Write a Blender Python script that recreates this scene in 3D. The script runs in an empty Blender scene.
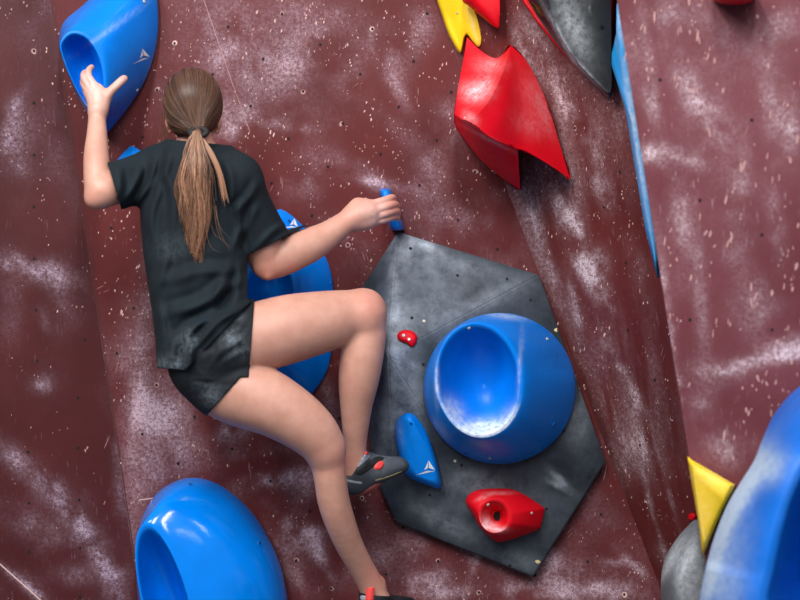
import bpy, bmesh, math, random
import numpy as np
from mathutils import Vector, Matrix
from mathutils.bvhtree import BVHTree

random.seed(7); rng = np.random.default_rng(7)
scene = bpy.context.scene
COL = scene.collection
F = 1768.0; D = 5.2; CZ = 2.0            # focal length in pixels, camera distance to the wall plane y=0, camera height


def at(px, py, Y=0.0):
    d = Y + D
    return Vector(((px - 400) / F * d, Y, CZ - (py - 300) / F * d))


def to_px(P):
    P = np.asarray(P); d = P[..., 1] + D
    return 400 + P[..., 0] * F / d, 300 - (P[..., 2] - CZ) * F / d


def mpx(Y):                               # metres per pixel at depth Y
    return (Y + D) / F


# ------------------------------------------------------------------ materials
def srgb(r, g, b):
    f = lambda c: (c / 255 / 12.92) if c / 255 <= .04045 else ((c / 255 + .055) / 1.055) ** 2.4
    return (f(r), f(g), f(b), 1)


class N:
    def __init__(s, name):
        s.m = bpy.data.materials.new(name); s.m.use_nodes = True
        s.t = s.m.node_tree; s.b = s.t.nodes['Principled BSDF']

    def n(s, typ, **kw):
        o = s.t.nodes.new(typ)
        for k, v in kw.items(): setattr(o, k, v)
        return o

    def l(s, a, b): s.t.links.new(a, b)

    def noise(s, scale, detail=4, rough=.55, vec=None):
        o = s.n('ShaderNodeTexNoise'); o.inputs['Scale'].default_value = scale
        o.inputs['Detail'].default_value = detail; o.inputs['Roughness'].default_value = rough
        if vec: s.l(vec, o.inputs['Vector'])
        return o.outputs['Fac']

    def coord(s, scale=None):
        c = s.n('ShaderNodeTexCoord').outputs['Object']
        if scale:
            mp = s.n('ShaderNodeMapping'); mp.inputs['Scale'].default_value = scale
            s.l(c, mp.inputs['Vector']); c = mp.outputs['Vector']
        return c

    def ramp(s, fac, a, b, lo=0., hi=1.):
        o = s.n('ShaderNodeMapRange'); o.clamp = True
        o.inputs['From Min'].default_value = a; o.inputs['From Max'].default_value = b
        o.inputs['To Min'].default_value = lo; o.inputs['To Max'].default_value = hi
        s.l(fac, o.inputs['Value']); return o.outputs['Result']

    def math(s, op, a, b=None):
        o = s.n('ShaderNodeMath', operation=op)
        for i, v in enumerate((a, b)):
            if v is None: continue
            if isinstance(v, (int, float)): o.inputs[i].default_value = v
            else: s.l(v, o.inputs[i])
        return o.outputs[0]

    def mix(s, fac, a, b):
        o = s.n('ShaderNodeMix', data_type='RGBA')
        for sock, v in ((o.inputs['Factor'], fac), (o.inputs['A'], a), (o.inputs['B'], b)):
            if isinstance(v, (int, float, tuple)): sock.default_value = v
            else: s.l(v, sock)
        return o.outputs['Result']

    def attr(s, name):
        return s.n('ShaderNodeAttribute', attribute_name=name).outputs['Fac']

    def bump(s, h, strength, dist=.01):
        o = s.n('ShaderNodeBump'); o.inputs['Strength'].default_value = strength; o.inputs['Distance'].default_value = dist
        s.l(h, o.inputs['Height']); s.l(o.outputs['Normal'], s.b.inputs['Normal'])

    def put(s, col=None, rough=None, **kw):
        for name, v in [('Base Color', col), ('Roughness', rough)] + [(k.replace('_', ' '), v) for k, v in kw.items()]:
            if v is None: continue
            if isinstance(v, (int, float, tuple)): s.b.inputs[name].default_value = v
            else: s.l(v, s.b.inputs[name])
        return s.m


def plain(name, rgb, rough=.5, **kw):
    s = N(name); n = s.noise(40, 3, vec=s.coord())
    c = srgb(*rgb); dark = tuple(x * .82 for x in c[:3]) + (1,)
    return s.put(s.mix(n, dark, c), rough, **kw)


def wall_mat(name, rgb, rgb2, chalk, rough=.5):
    s = N(name); co = s.coord()
    big = s.ramp(s.noise(3.2, 5, .6, co), .35, .65)
    base = s.mix(big, srgb(*rgb), srgb(*rgb2))
    fine = s.ramp(s.noise(420, 3, .7, co), .35, .7, .86, 1.12)
    hs = s.n('ShaderNodeHueSaturation'); s.l(base, hs.inputs['Color']); s.l(fine, hs.inputs['Value'])
    g = s.ramp(s.noise(95, 8, .72, co), .36, .66, .25, 1.3)
    g2 = s.ramp(s.noise(320, 4, .7, co), .38, .62, .45, 1.25)
    fac = s.math('MULTIPLY', s.math('MULTIPLY', s.attr('chalk'), g), g2)
    scr = s.ramp(s.noise(1., 5, .6, s.coord((150, 150, 26))), .6, .78, 0, .5)          # fine upright scuffs
    scr = s.math('MULTIPLY', scr, s.ramp(s.noise(7, 3, .5, co), .42, .62))
    fac = s.math('MINIMUM', s.math('ADD', fac, scr), .93)
    dust = tuple(a * .45 + b * .55 for a, b in zip(srgb(*rgb2), srgb(*chalk)))
    col = s.mix(fac, hs.outputs['Color'], s.mix(s.ramp(fac, .1, .75), dust[:3] + (1,), srgb(*chalk)))
    r = s.ramp(fac, 0, .6, rough, .85)
    s.b.inputs['Specular IOR Level'].default_value = .16
    s.bump(s.noise(600, 3, .6, co), .12, .002)
    return s.put(col, r)


def hold_mat(name, rgb, rough=.28, chalkc=(214, 222, 232), grain=.0, vary=.86, spec=.3):
    s = N(name); co = s.coord()
    c = srgb(*rgb); d = tuple(x * vary for x in c[:3]) + (1,)
    base = s.mix(s.ramp(s.noise(9, 4, .6, co), .35, .65), d, c)
    g = s.ramp(s.noise(60, 7, .7, co), .34, .62, .3, 1.25)
    fac = s.math('MINIMUM', s.math('MULTIPLY', s.attr('chalk'), g), .96)
    col = s.mix(fac, base, srgb(*chalkc))
    r = s.math('ADD', s.ramp(s.noise(30, 4, .6, co), .3, .7, rough * .85, rough * 1.25), s.ramp(fac, 0, .5, 0, .4))
    s.b.inputs['Specular IOR Level'].default_value = spec
    s.bump(s.noise(700 if grain else 260, 3, .6, co), max(.04, grain), .0015)
    return s.put(col, r)


M = {}
M['wall_main'] = wall_mat('painted_plywood_red', (79, 27, 29), (92, 33, 34), (196, 172, 186))
M['wall_left'] = wall_mat('painted_plywood_dark_red', (63, 22, 25), (74, 28, 30), (172, 152, 170))  # same red made darker: the left panel's shade is in the colour
M['wall_facet'] = wall_mat('painted_plywood_brown_red', (82, 31, 31), (95, 38, 37), (208, 188, 196))
M['wall_right'] = wall_mat('painted_plywood_dusty_red', (92, 43, 50), (106, 56, 64), (208, 188, 198))
M['chip'] = plain('chipped_paint', (216, 178, 172), .8)
M['chip_dim'] = plain('chipped_paint_dull', (176, 134, 132), .8)
M['scuff'] = plain('scuffed_paint', (150, 106, 108), .8)
M['hole'] = plain('dark_bolt_hole', (10, 7, 8), .9)  # near-black colour painted for the shade inside a deep hole
M['seam'] = plain('dark_panel_joint', (58, 24, 26), .8)
M['floor'] = plain('grey_crash_mat', (92, 94, 100), .8)
M['blue'] = hold_mat('blue_fibreglass', (0, 122, 226), .12)
M['blue_worn'] = hold_mat('blue_fibreglass_worn', (0, 118, 220), .3, (205, 216, 228), spec=.18)
M['blue_near'] = hold_mat('blue_fibreglass_dusty', (0, 100, 198), .4, (176, 194, 212))
M['blue_s'] = hold_mat('blue_polyurethane', (0, 124, 226), .4, spec=.18)
M['blue_pale'] = hold_mat('blue_chalked', (30, 150, 222), .45)
M['red'] = hold_mat('red_polyurethane', (206, 4, 26), .48, (236, 190, 196), spec=.2)
M['yellow'] = hold_mat('yellow_polyurethane', (238, 196, 22), .45, (240, 224, 170))
M['grey'] = hold_mat('grey_gritty', (92, 96, 102), .6, (200, 206, 212), .2)
M['black_gl'] = hold_mat('black_gloss', (16, 18, 22), .16, (150, 156, 164))
M['black_gr'] = hold_mat('black_gritty', (28, 31, 35), .5, (170, 176, 182), .25)
M['steel'] = plain('zinc_bolt', (206, 200, 186), .4, Metallic=.25)
M['white'] = plain('white_logo', (232, 236, 240), .5)


def volume_mat():
    s = N('grey_textured_volume'); co = s.coord()
    base = s.mix(s.ramp(s.noise(7, 6, .65, co), .38, .62), srgb(28, 35, 43), srgb(59, 68, 79))
    base = s.mix(s.ramp(s.noise(70, 8, .75, co), .42, .72, 0, .6), base, srgb(38, 41, 47))
    g = s.ramp(s.noise(26, 9, .7, co), .34, .7, .3, 1.25)
    fac = s.math('MINIMUM', s.math('MULTIPLY', s.attr('chalk'), g), .9)
    col = s.mix(fac, base, srgb(176, 186, 200))
    s.bump(s.noise(420, 4, .7, co), .5, .003)
    s.b.inputs['Specular IOR Level'].default_value = .25
    return s.put(col, .62)


M['volume'] = volume_mat()


def skin_mat():
    s = N('skin'); co = s.coord()
    base = s.mix(s.ramp(s.noise(22, 5, .6, co), .3, .7), srgb(180, 130, 113), srgb(195, 147, 130))
    col = s.mix(s.math('MULTIPLY', s.attr('flush'), .6), base, srgb(214, 124, 112))
    col = s.mix(s.math('MULTIPLY', s.attr('chalk'), s.ramp(s.noise(90, 5, .7, co), .3, .6, .4, 1.)), col, srgb(232, 214, 210))
    s.bump(s.noise(500, 3, .6, co), .12, .0015)
    s.b.inputs['Subsurface Weight'].default_value = .12
    s.b.inputs['Subsurface Radius'].default_value = (.012, .005, .003)
    s.b.inputs['Subsurface Scale'].default_value = .5
    return s.put(col, .48)


M['skin'] = skin_mat()


def cloth_mat(name, rgb, rgb2, rough=.85):
    s = N(name); co = s.coord()
    col = s.mix(s.ramp(s.noise(14, 5, .6, co), .35, .7), srgb(*rgb), srgb(*rgb2))
    fac = s.math('MULTIPLY', s.attr('chalk'), s.ramp(s.noise(80, 6, .7, co), .36, .66, .1, 1.))
    col = s.mix(fac, col, srgb(120, 132, 142))
    s.bump(s.noise(900, 2, .5, co), .2, .001)
    s.b.inputs['Specular IOR Level'].default_value = .25
    return s.put(col, rough)


M['shirt'] = cloth_mat('dark_teal_cotton', (13, 22, 28), (20, 32, 39))
M['shorts'] = cloth_mat('black_stretch', (13, 17, 23), (18, 24, 31), .7)


def hair_mat(name, a, b):
    s = N(name); r = s.n('ShaderNodeAttribute', attribute_name='strand').outputs['Fac']
    s.b.inputs['Specular IOR Level'].default_value = .25
    return s.put(s.mix(r, srgb(*a), srgb(*b)), .38)


M['hair'] = hair_mat('brown_hair', (56, 38, 30), (122, 88, 70))
M['pony'] = hair_mat('brown_hair_lighter', (50, 32, 25), (186, 138, 110))
M['tie'] = plain('black_hair_tie', (16, 14, 16), .7)
M['shoe'] = hold_mat('dark_grey_suede', (58, 64, 72), .6, (150, 156, 164), .25)
M['suede'] = hold_mat('scuffed_grey_suede', (76, 83, 92), .7, (150, 156, 164), .3)
M['rubber'] = hold_mat('black_rubber', (26, 30, 34), .5, (140, 146, 152), .1)
M['sole'] = plain('brick_red_sole', (142, 72, 72), .6)
M['tabred'] = plain('coral_red_webbing', (226, 66, 62), .6)
M['strap'] = plain('black_elastic', (14, 16, 18), .7)
M['patch'] = plain('pale_grey_padding', (150, 156, 166), .7)
M['piping'] = plain('pale_yellow_piping', (156, 150, 112), .6)
M['eye'] = plain('eye_white', (225, 222, 216), .3)
M['iris'] = plain('brown_iris', (60, 38, 26), .3)


# ------------------------------------------------------------------ mesh helpers
def tag(o, label=None, cat=None, group=None, kind=None):
    for k, v in (('label', label), ('category', cat), ('group', group), ('kind', kind)):
        if v: o[k] = v
    return o


ROOTLOC = {}


def obj(name, V, Fc, mats, parent=None, loc=None, smooth=True, attrs=None, mat_idx=None):
    """One mesh object; V in world coordinates, re-based on loc (or on the parent's base)."""
    V = np.asarray(V, dtype=np.float64).reshape(-1, 3)
    if parent is not None: base = ROOTLOC[parent.name]
    else: base = np.array(loc if loc is not None else (0, 0, 0), dtype=float)
    me = bpy.data.meshes.new(name)
    W = (V - base).astype(np.float32)
    if isinstance(Fc, np.ndarray):
        nf, k = Fc.shape
        me.vertices.add(len(W)); me.vertices.foreach_set('co', W.ravel())
        me.loops.add(nf * k); me.loops.foreach_set('vertex_index', Fc.astype(np.int32).ravel())
        me.polygons.add(nf); me.polygons.foreach_set('loop_start', np.arange(0, nf * k, k, dtype=np.int32))
        me.update(calc_edges=True)
    else:
        me.from_pydata([tuple(map(float, p)) for p in W], [], [tuple(int(i) for i in f) for f in Fc]); me.update()
    me.validate()
    for m in (mats if isinstance(mats, (list, tuple)) else [mats]): me.materials.append(m)
    if mat_idx is not None: me.polygons.foreach_set('material_index', np.asarray(mat_idx, dtype=np.int32))
    me.polygons.foreach_set('use_smooth', np.full(len(me.polygons), bool(smooth)))
    for an, av in (attrs or {}).items():
        a = me.attributes.new(an, 'FLOAT', 'POINT'); a.data.foreach_set('value', np.asarray(av, dtype=np.float32))
    o = bpy.data.objects.new(name, me); COL.objects.link(o)
    if parent is not None:
        o.parent = parent; ROOTLOC[o.name] = base
    else:
        o.location = base; ROOTLOC[o.name] = base
    return o


def crv(pts, n, closed=False):
    """Catmull-Rom through pts, n samples."""
    P = np.array([list(p) for p in pts], dtype=float); m = len(P)
    if closed:
        t = np.linspace(0, m, n, endpoint=False); i = np.floor(t).astype(int); f = (t - i)[:, None]
        p0, p1, p2, p3 = P[(i - 1) % m], P[i % m], P[(i + 1) % m], P[(i + 2) % m]
    else:
        t = np.linspace(0, m - 1, n); i = np.minimum(np.floor(t).astype(int), m - 2); f = (t - i)[:, None]
        p0 = P[np.maximum(i - 1, 0)]; p1 = P[i]; p2 = P[i + 1]; p3 = P[np.minimum(i + 2, m - 1)]
    return .5 * (2 * p1 + (p2 - p0) * f + (2 * p0 - 5 * p1 + 4 * p2 - p3) * f * f + (3 * p1 - p0 - 3 * p2 + p3) * f ** 3)


def by_angle(P, n, phase=0., centre=None):
    """Closed dense outline resampled at n equal angles about a centre."""
    P = np.asarray(P, float); c = P.mean(0) if centre is None else np.array(centre, float)
    a = np.unwrap(np.arctan2(P[:, 1] - c[1], P[:, 0] - c[0]))
    if a[-1] < a[0]: P = P[::-1]; a = np.unwrap(np.arctan2(P[:, 1] - c[1], P[:, 0] - c[0]))
    a = np.append(a, a[0] + 2 * math.pi); P = np.vstack([P, P[:1]])
    a = np.maximum.accumulate(a + np.arange(len(a)) * 1e-9)
    th = np.linspace(0, 2 * math.pi, n, endpoint=False) + phase
    th = a[0] + np.mod(th - a[0], 2 * math.pi)
    return np.stack([np.interp(th, a, P[:, 0]), np.interp(th, a, P[:, 1])], 1)


def dense(pts, sharp=False, n=360):
    if not sharp: return crv(pts, n, True)
    P = np.array(pts, float); m = len(P); k = n // m
    out = []
    for i in range(m):
        a, b = P[i], P[(i + 1) % m]
        for j in range(k): out.append(a + (b - a) * j / k)
    return np.array(out)


def fbm2(U, V, scale, seed, octs=4):
    r = np.random.default_rng(seed); out = np.zeros_like(U); amp = 1.; tot = 0
    for o in range(octs):
        g = r.random((64, 64)); x = U * scale * 2 ** o + 13.7 * o; y = V * scale * 2 ** o + 7.1 * o
        i = np.floor(x).astype(int); j = np.floor(y).astype(int); fx = x - i; fy = y - j
        fx = fx * fx * (3 - 2 * fx); fy = fy * fy * (3 - 2 * fy)
        a = g[i % 64, j % 64]; b = g[(i + 1) % 64, j % 64]; c = g[i % 64, (j + 1) % 64]; d = g[(i + 1) % 64, (j + 1) % 64]
        out += amp * ((a * (1 - fx) + b * fx) * (1 - fy) + (c * (1 - fx) + d * fx) * fy); tot += amp; amp *= .55
    return out / tot


BV = {}
CAM = Vector((0, -D, CZ))


def reg(o):
    bpy.context.view_layer.update()
    me = o.data; mw = o.matrix_world
    BV[o.name] = BVHTree.FromPolygons([mw @ v.co for v in me.vertices], [tuple(p.vertices) for p in me.polygons])




def hit(px, py, names=None):
    d = (at(px, py, 0) - CAM).normalized(); best = None
    for k, t in BV.items():
        if names and k not in names: continue
        r = t.ray_cast(CAM, d)
        if r[0] is not None and (best is None or r[3] < best[2]): best = (r[0], r[1], r[3])
    return best


def surfY(px, py, names=None, default=0.):
    h = hit(px, py, names)
    return h[0].y if h else default


# ------------------------------------------------------------------ the walls
def smear(u, v, px, py, L, W, ang, s, soft=2.):
    """A chalk smear: elongated blob at photograph point px,py (u,v = projected point of each wall vertex)."""
    a = math.radians(ang); dx = u - px; dy = v - py
    p = dx * math.cos(a) + dy * math.sin(a); q = -dx * math.sin(a) + dy * math.cos(a)
    return s * np.exp(-(np.abs(p / L) ** soft + np.abs(q / W) ** soft))


def wall(name, quad, n_u, n_v, mat, smears, noise_amp, seed, specks, holes, streak, spec_size=(.0012, .0031), seams=()):
    """Panel: bilinear quad of 3-D corners (top-left, top-right, bottom-left, bottom-right) + chips + dark discs for bolt holes, one mesh."""
    q = [np.array(p) for p in quad]
    S, T = np.meshgrid(np.linspace(0, 1, n_u), np.linspace(0, 1, n_v))
    s = S.ravel()[:, None]; t = T.ravel()[:, None]
    V = (q[0] * (1 - s) + q[1] * s) * (1 - t) + (q[2] * (1 - s) + q[3] * s) * t
    i = np.arange(n_u - 1)[None, :] + n_u * np.arange(n_v - 1)[:, None]; i = i.ravel()
    Fq = np.stack([i, i + n_u, i + n_u + 1, i + 1], 1)
    nrm = np.cross(q[1] - q[0], q[2] - q[0]); nrm /= np.linalg.norm(nrm)
    if nrm[1] > 0: nrm = -nrm
    e1 = (q[1] - q[0]) + (q[3] - q[2]); e1 /= np.linalg.norm(e1); e2 = np.cross(nrm, e1)
    if e2[2] > 0: e2 = -e2
    U = V @ e1; W = V @ e2
    u, v = to_px(V)
    ch = np.zeros(len(V))
    big = fbm2(U, W, 2.2, seed, 4); mid = fbm2(U * streak[0], W * streak[1], 9, seed + 1, 4)
    ch += noise_amp * np.clip((big - .42) * 3.2, 0, 1) * np.clip((mid - .35) * 2.6, 0, 1.2)
    wob = fbm2(U, W, 16, seed + 2, 3)
    for sm in smears: ch += smear(u, v, *sm) * np.clip((wob - .2) * 2.2, .15, 1.3)
    ch = np.clip(ch, 0, 1.15)
    base = len(V)
    BV[name] = BVHTree.FromPolygons([Vector(p) for p in V], [tuple(int(x) for x in f) for f in Fq])
    on = lambda x, y: (lambda r: np.array(r[0]) if r[0] is not None else None)(BV[name].ray_cast(CAM, (at(x, y) - CAM).normalized()))
    polyV = []; polyF = []; polyI = []

    def disc(c, r1, r2, ang, mi, off=.0006, k=7):
        nonlocal base
        a = np.linspace(0, 2 * math.pi, k, endpoint=False) + random.random()
        jit = 1 + .28 * (rng.random(k) - .5)
        ca, sa = math.cos(ang), math.sin(ang)
        x = r1 * np.cos(a) * jit; y = r2 * np.sin(a) * jit
        P = c + nrm * off + np.outer(x * ca - y * sa, e1) + np.outer(x * sa + y * ca, e2)
        polyV.append(P); polyF.append(tuple(range(base, base + k))); polyI.append(mi); base += k

    for _ in range(specks[0]):
        for _try in range(30):
            a, b = rng.random(2)
            c = (q[0] * (1 - a) + q[1] * a) * (1 - b) + (q[2] * (1 - a) + q[3] * a) * b
            x, y = to_px(c)
            if not (-25 < x < 825 and -25 < y < 625): continue
            dn = float(fbm2(np.array([c @ e1]), np.array([c @ e2]), 5, seed + 5, 3)[0])
            if rng.random() < np.clip((dn - .3) * 3.2, .06, 1): break
        m = 1 if rng.random() < specks[3] else 2
        r = spec_size[0] + (spec_size[1] - spec_size[0]) * rng.random() ** 2.8
        el = 1 + specks[1] * rng.random() ** 2
        for j in range(1 if rng.random() < .75 else 2):
            disc(c + j * (e1 * rng.normal() * .009 + e2 * rng.normal() * .009), r * .72, r * el, math.radians(specks[2] + rng.normal() * 10), m)
    for _ in range(specks[0] // 9):                                         # long thin shoe and brush scuffs
        a, b = rng.random(2); c = (q[0] * (1 - a) + q[1] * a) * (1 - b) + (q[2] * (1 - a) + q[3] * a) * b
        x, y = to_px(c)
        if not (-25 < x < 825 and -25 < y < 625): continue
        L = .006 + .022 * rng.random() ** 2; an = math.radians(specks[2] + rng.normal() * 16)
        for j in range(rng.integers(1, 4)): disc(c + e1 * rng.normal() * .008 + e2 * rng.normal() * .01, .0006 + .0005 * rng.random(), L * (.5 + rng.random() * .5), an, 5, .0004, 8)
    for (x, y) in holes:
        c = on(x, y)
        if c is None: continue
        if rng.random() < .25: disc(c + e1 * rng.normal() * .0015 + e2 * rng.normal() * .002, .0055 + .0025 * rng.random(), .006 + .004 * rng.random(), rng.random() * 3, 2 if rng.random() < .6 else 1, .0005, 9)
        disc(c, .0042, .0046, 0, 3, .001, 9)
    for (xa, ya, xb, yb, w, mi) in seams:
        pts = []
        for (x, y) in ((xa, ya), (xb, yb)):
            c = on(x, y); pts.append(c)
        if any(c is None for c in pts): continue
        d = pts[1] - pts[0]; d /= np.linalg.norm(d); n2 = np.cross(d, nrm) * w
        polyV.append(np.array([pts[0] - n2, pts[0] + n2, pts[1] + n2, pts[1] - n2]) + nrm * .0004)
        polyF.append(tuple(range(base, base + 4))); polyI.append(mi); base += 4
    allV = np.vstack([V] + polyV)
    allF = [tuple(f) for f in Fq] + polyF
    o = obj(name, allV, allF, [mat, M['chip'], M['chip_dim'], M['hole'], M['seam'], M['scuff']], smooth=False,
            attrs={'chalk': np.concatenate([ch, np.zeros(len(allV) - len(ch))])},
            mat_idx=[0] * len(Fq) + polyI)
    o['kind'] = 'structure'
    return o


SE = lambda y: 50 + .15 * y               # left panel joint in the photograph
CR = lambda y: 434 + .385 * y             # crease between main wall and the turned panel
AR = lambda y: 617 + .158 * y             # free edge of the near right wall
T0, T1 = -260, 860
main_holes = []
for a in range(-14, 24):
    for b in range(-14, 14):
        x, y = 228 + 38.3 * a + 54 * b, 28 + 31.6 * a - 15 * b
        if -20 < y < 620 and SE(y) + 12 < x < CR(y) - 8: main_holes.append((x + rng.normal() * 1.2, y + rng.normal() * 1.2))
main_sm = [
    # px, py, length, width, angle, strength
    (300, 25, 40, 22, 60, .35), (255, 30, 42, 16, 40, .35), (385, 50, 34, 16, 65, .55), (372, 47, 9, 6, 80, .9), (395, 85, 30, 7, 60, .5),
    (350, 60, 40, 18, 85, .35), (310, 60, 26, 8, 110, .35), (285, 126, 22, 5, 8, .75), (300, 118, 34, 16, 10, .3), (235, 118, 22, 16, 10, .7),
    (225, 134, 14, 10, 20, .6), (375, 182, 30, 5, 8, .8), (360, 172, 30, 10, 30, .55), (305, 175, 18, 26, 20, .45), (440, 165, 12, 14, 30, .65),
    (330, 25, 26, 10, 130, .3), (425, 205, 20, 40, -8, .35), (470, 220, 22, 20, 40, .4), (420, 30, 16, 26, 10, .45), (455, 110, 18, 30, 5, .4),
    (448, 150, 12, 24, 12, .4), (240, 60, 30, 10, 70, .3), (215, 40, 40, 8, 72, .3), (340, 230, 20, 14, 20, .3), (360, 250, 22, 14, 20, .3),
    (150, 250, 10, 30, 8, .3), (145, 320, 9, 40, 6, .45), (140, 400, 12, 40, 0, .5), (160, 410, 22, 26, 30, .65), (180, 440, 30, 22, 40, .5),
    (150, 455, 16, 14, 30, .4), (235, 432, 12, 14, 60, .6), (225, 430, 6, 10, 10, .7), (255, 452, 30, 8, -8, .5), (290, 477, 30, 9, -4, .95),
    (262, 480, 24, 7, -10, .8), (300, 490, 14, 14, 0, .6), (300, 525, 26, 12, 28, 1.0), (290, 540, 24, 14, 12, .8), (320, 555, 8, 26, -32, .7),
    (300, 575, 26, 12, 45, .5), (345, 500, 16, 16, 0, .4), (250, 500, 20, 8, 30, .4), (330, 580, 24, 16, 0, .4), (430, 580, 26, 12, -10, .85),
    (410, 545, 30, 16, 20, .3), (473, 572, 24, 3.5, -72, .9), (468, 555, 10, 4, 60, .6), (440, 594, 34, 8, -6, .7), (560, 580, 34, 16, -10, .85),
    (600, 592, 40, 14, 0, .85), (550, 560, 12, 14, 0, .7), (585, 590, 30, 9, 0, .8), (640, 570, 26, 4, 40, .8), (615, 562, 22, 3.5, 5, .6),
    (520, 590, 24, 10, 0, .8), (595, 520, 40, 24, 50, .25), (380, 560, 24, 20, 0, .3), (160, 480, 20, 10, 60, .35), (120, 120, 6, 30, 5, .1),
    (330, 395, 8, 22, -25, .6), (325, 420, 16, 10, 40, .4), (270, 60, 46, 30, 30, .25), (400, 130, 40, 10, 35, .2)]
seams_main = [(197, -20, 233, 85, .0008, 2), (233, 85, 250, 132, .0006, 2), (139, 500, 154, 498, .0013, 1), (52, 0, 141, 600, .0018, 4)]
wall('wall_back', [at(SE(T0), T0), at(CR(T0), T0), at(SE(T1), T1), at(CR(T1), T1)], 210, 430, M['wall_main'], main_sm, .46, 11,
     (1750, 1.5, 12, .6), main_holes, (1, .7), seams=seams_main)

left_sm = [(45, 272, 34, 12, 18, .7), (25, 265, 30, 9, 5, .5), (8, 130, 9, 26, 10, .75), (20, 145, 12, 40, 0, .4), (62, 300, 24, 8, 60, .35),
           (48, 385, 13, 8, -10, .9), (30, 470, 44, 10, 38, .6), (60, 500, 50, 14, 40, .55), (80, 520, 34, 12, 60, .7), (100, 560, 40, 11, 65, .65),
           (40, 530, 40, 14, 35, .45), (20, 580, 34, 3, 38, .9), (35, 590, 26, 8, 38, .6), (80, 575, 24, 10, 0, .5), (115, 580, 10, 30, -8, .5),
           (10, 300, 12, 40, 0, .3), (20, 96, 4, 12, 30, .5), (45, 322, 12, 5, 75, .4), (118, 440, 5, 50, 0, .35), (125, 520, 6, 50, -6, .4), (60, 150, 30, 60, 0, .12)]
left_holes = [(34, y) for y in (51, 103, 155, 207, 259)] + [(36, 310), (37, 361), (78, 398), (78, 448), (28, 452), (29, 503), (79, 500), (80, 548), (29, 552), (80, 597),
                                                           (33, -1), (85, 340), (79, 120), (84, 180)]
YL = -.14
wall('wall_left', [at(-330, T0, YL - .02), at(SE(T0), T0), at(-330, T1, YL - .04), at(SE(T1), T1)], 110, 260, M['wall_left'], left_sm, .3, 23,
     (110, .9, 10, .25), left_holes, (1, .8), seams=[(0, 564, 45, 604, .0016, 1)])

# the turned panel right of the crease; it runs towards the camera and ends behind the near right wall
FX = .42


def facet_pt(y, k):                       # k = distance fraction from the crease
    a = np.array(at(CR(y), y)); b = np.array(at(AR(y) + 26, y, -.42)); return Vector(a + (b - a) * k)


f_sm = [(540, 40, 12, 40, -25, .6), (525, 55, 8, 26, -22, .75), (560, 100, 9, 40, -24, .5), (590, 150, 7, 36, -26, .55), (597, 180, 8, 26, -20, .7),
        (560, 160, 8, 26, -22, .55), (562, 205, 10, 34, -24, .85), (575, 225, 5, 26, -28, .7), (530, 210, 6, 30, -20, .5), (585, 270, 9, 34, -32, 1.0),
        (595, 262, 12, 16, -20, .9), (555, 280, 6, 22, -12, .7), (575, 310, 5, 50, -12, .55), (640, 270, 8, 30, -20, .25), (628, 385, 6, 34, -28, .85),
        (618, 360, 4, 20, -20, .6), (600, 345, 8, 30, -20, .4), (640, 440, 6, 34, -15, .5), (625, 452, 9, 22, -10, .6), (650, 500, 2.5, 40, -15, .7),
        (655, 520, 2.5, 40, -18, .5), (668, 490, 2.2, 40, -16, .5), (610, 300, 8, 30, -20, .4), (580, 60, 10, 40, -30, .3), (622, 90, 6, 40, -14, .4), (663, 555, 8, 16, -20, .3)]
f_holes = [(620, 172), (604, 207), (626, 263), (628, 330), (575, 128), (560, 20), (655, 380), (640, 445), (672, 418)]
wall('wall_turned', [facet_pt(T0, 0), facet_pt(T0, 1), facet_pt(T1, 0), facet_pt(T1, 1)], 90, 430, M['wall_facet'], f_sm, .42, 37,
     (520, 2.4, 16, .5), f_holes, (2.2, .35), seams=[(500, 160, 661, 592, .001, 4)])
YR = -.74


def right_pt(y, k):
    a = np.array(at(AR(y), y, YR)); b = np.array(at(1080, y, -1.15)); return Vector(a + (b - a) * k)


r_sm = [(662, 155, 26, 10, 4, 1.15), (690, 160, 16, 6, 30, .7), (712, 130, 22, 30, -10, .7), (690, 90, 12, 44, -25, .5), (720, 55, 20, 20, 0, .5), (680, 210, 9, 44, -4, .5),
        (735, 200, 20, 40, -5, .3), (770, 110, 10, 60, -10, .45), (790, 130, 10, 30, -5, .6), (700, 290, 7, 60, -5, .5), (665, 290, 5, 60, -8, .45),
        (755, 305, 20, 26, -15, .65), (745, 365, 60, 6, -15, .75), (790, 348, 24, 11, -8, 1.1), (720, 375, 26, 12, -10, .6), (700, 390, 12, 30, 0, .45),
        (690, 20, 40, 12, 10, .3), (780, 30, 24, 30, 0, .35), (650, 100, 7, 30, -12, .4), (735, 250, 14, 20, 0, .3), (670, 350, 4, 60, -8, .5),
        (770, 70, 30, 8, 40, .4), (775, 220, 8, 40, -6, .45), (720, 450, 20, 18, 20, .4), (650, 60, 5, 60, -9, .3), (745, 170, 8, 30, 0, .4)]
r_holes = [(660, 80), (700, 200), (752, 120), (690, 320), (762, 235), (772, 330)]
wall('wall_right', [right_pt(T0, 0), right_pt(T0, 1), right_pt(T1, 0), right_pt(T1, 1)], 120, 300, M['wall_right'], r_sm, .75, 51,
     (230, 3.4, 6, .0), r_holes, (1.6, .5), (.0022, .0048))
# the return from the free edge of the near wall back to the turned panel
wall('wall_return', [right_pt(T0, 0), facet_pt(T0, .99), right_pt(T1, 0), facet_pt(T1, .99)], 12, 60, M['wall_right'], [], .3, 61, (0, 1, 0, 0), [], (1, 1))
fl = obj('floor', [(-6, -9, 0), (6, -9, 0), (6, 1.5, 0), (-6, 1.5, 0)], [(0, 1, 2, 3)], M['floor'], smooth=False); fl['kind'] = 'structure'


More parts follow.
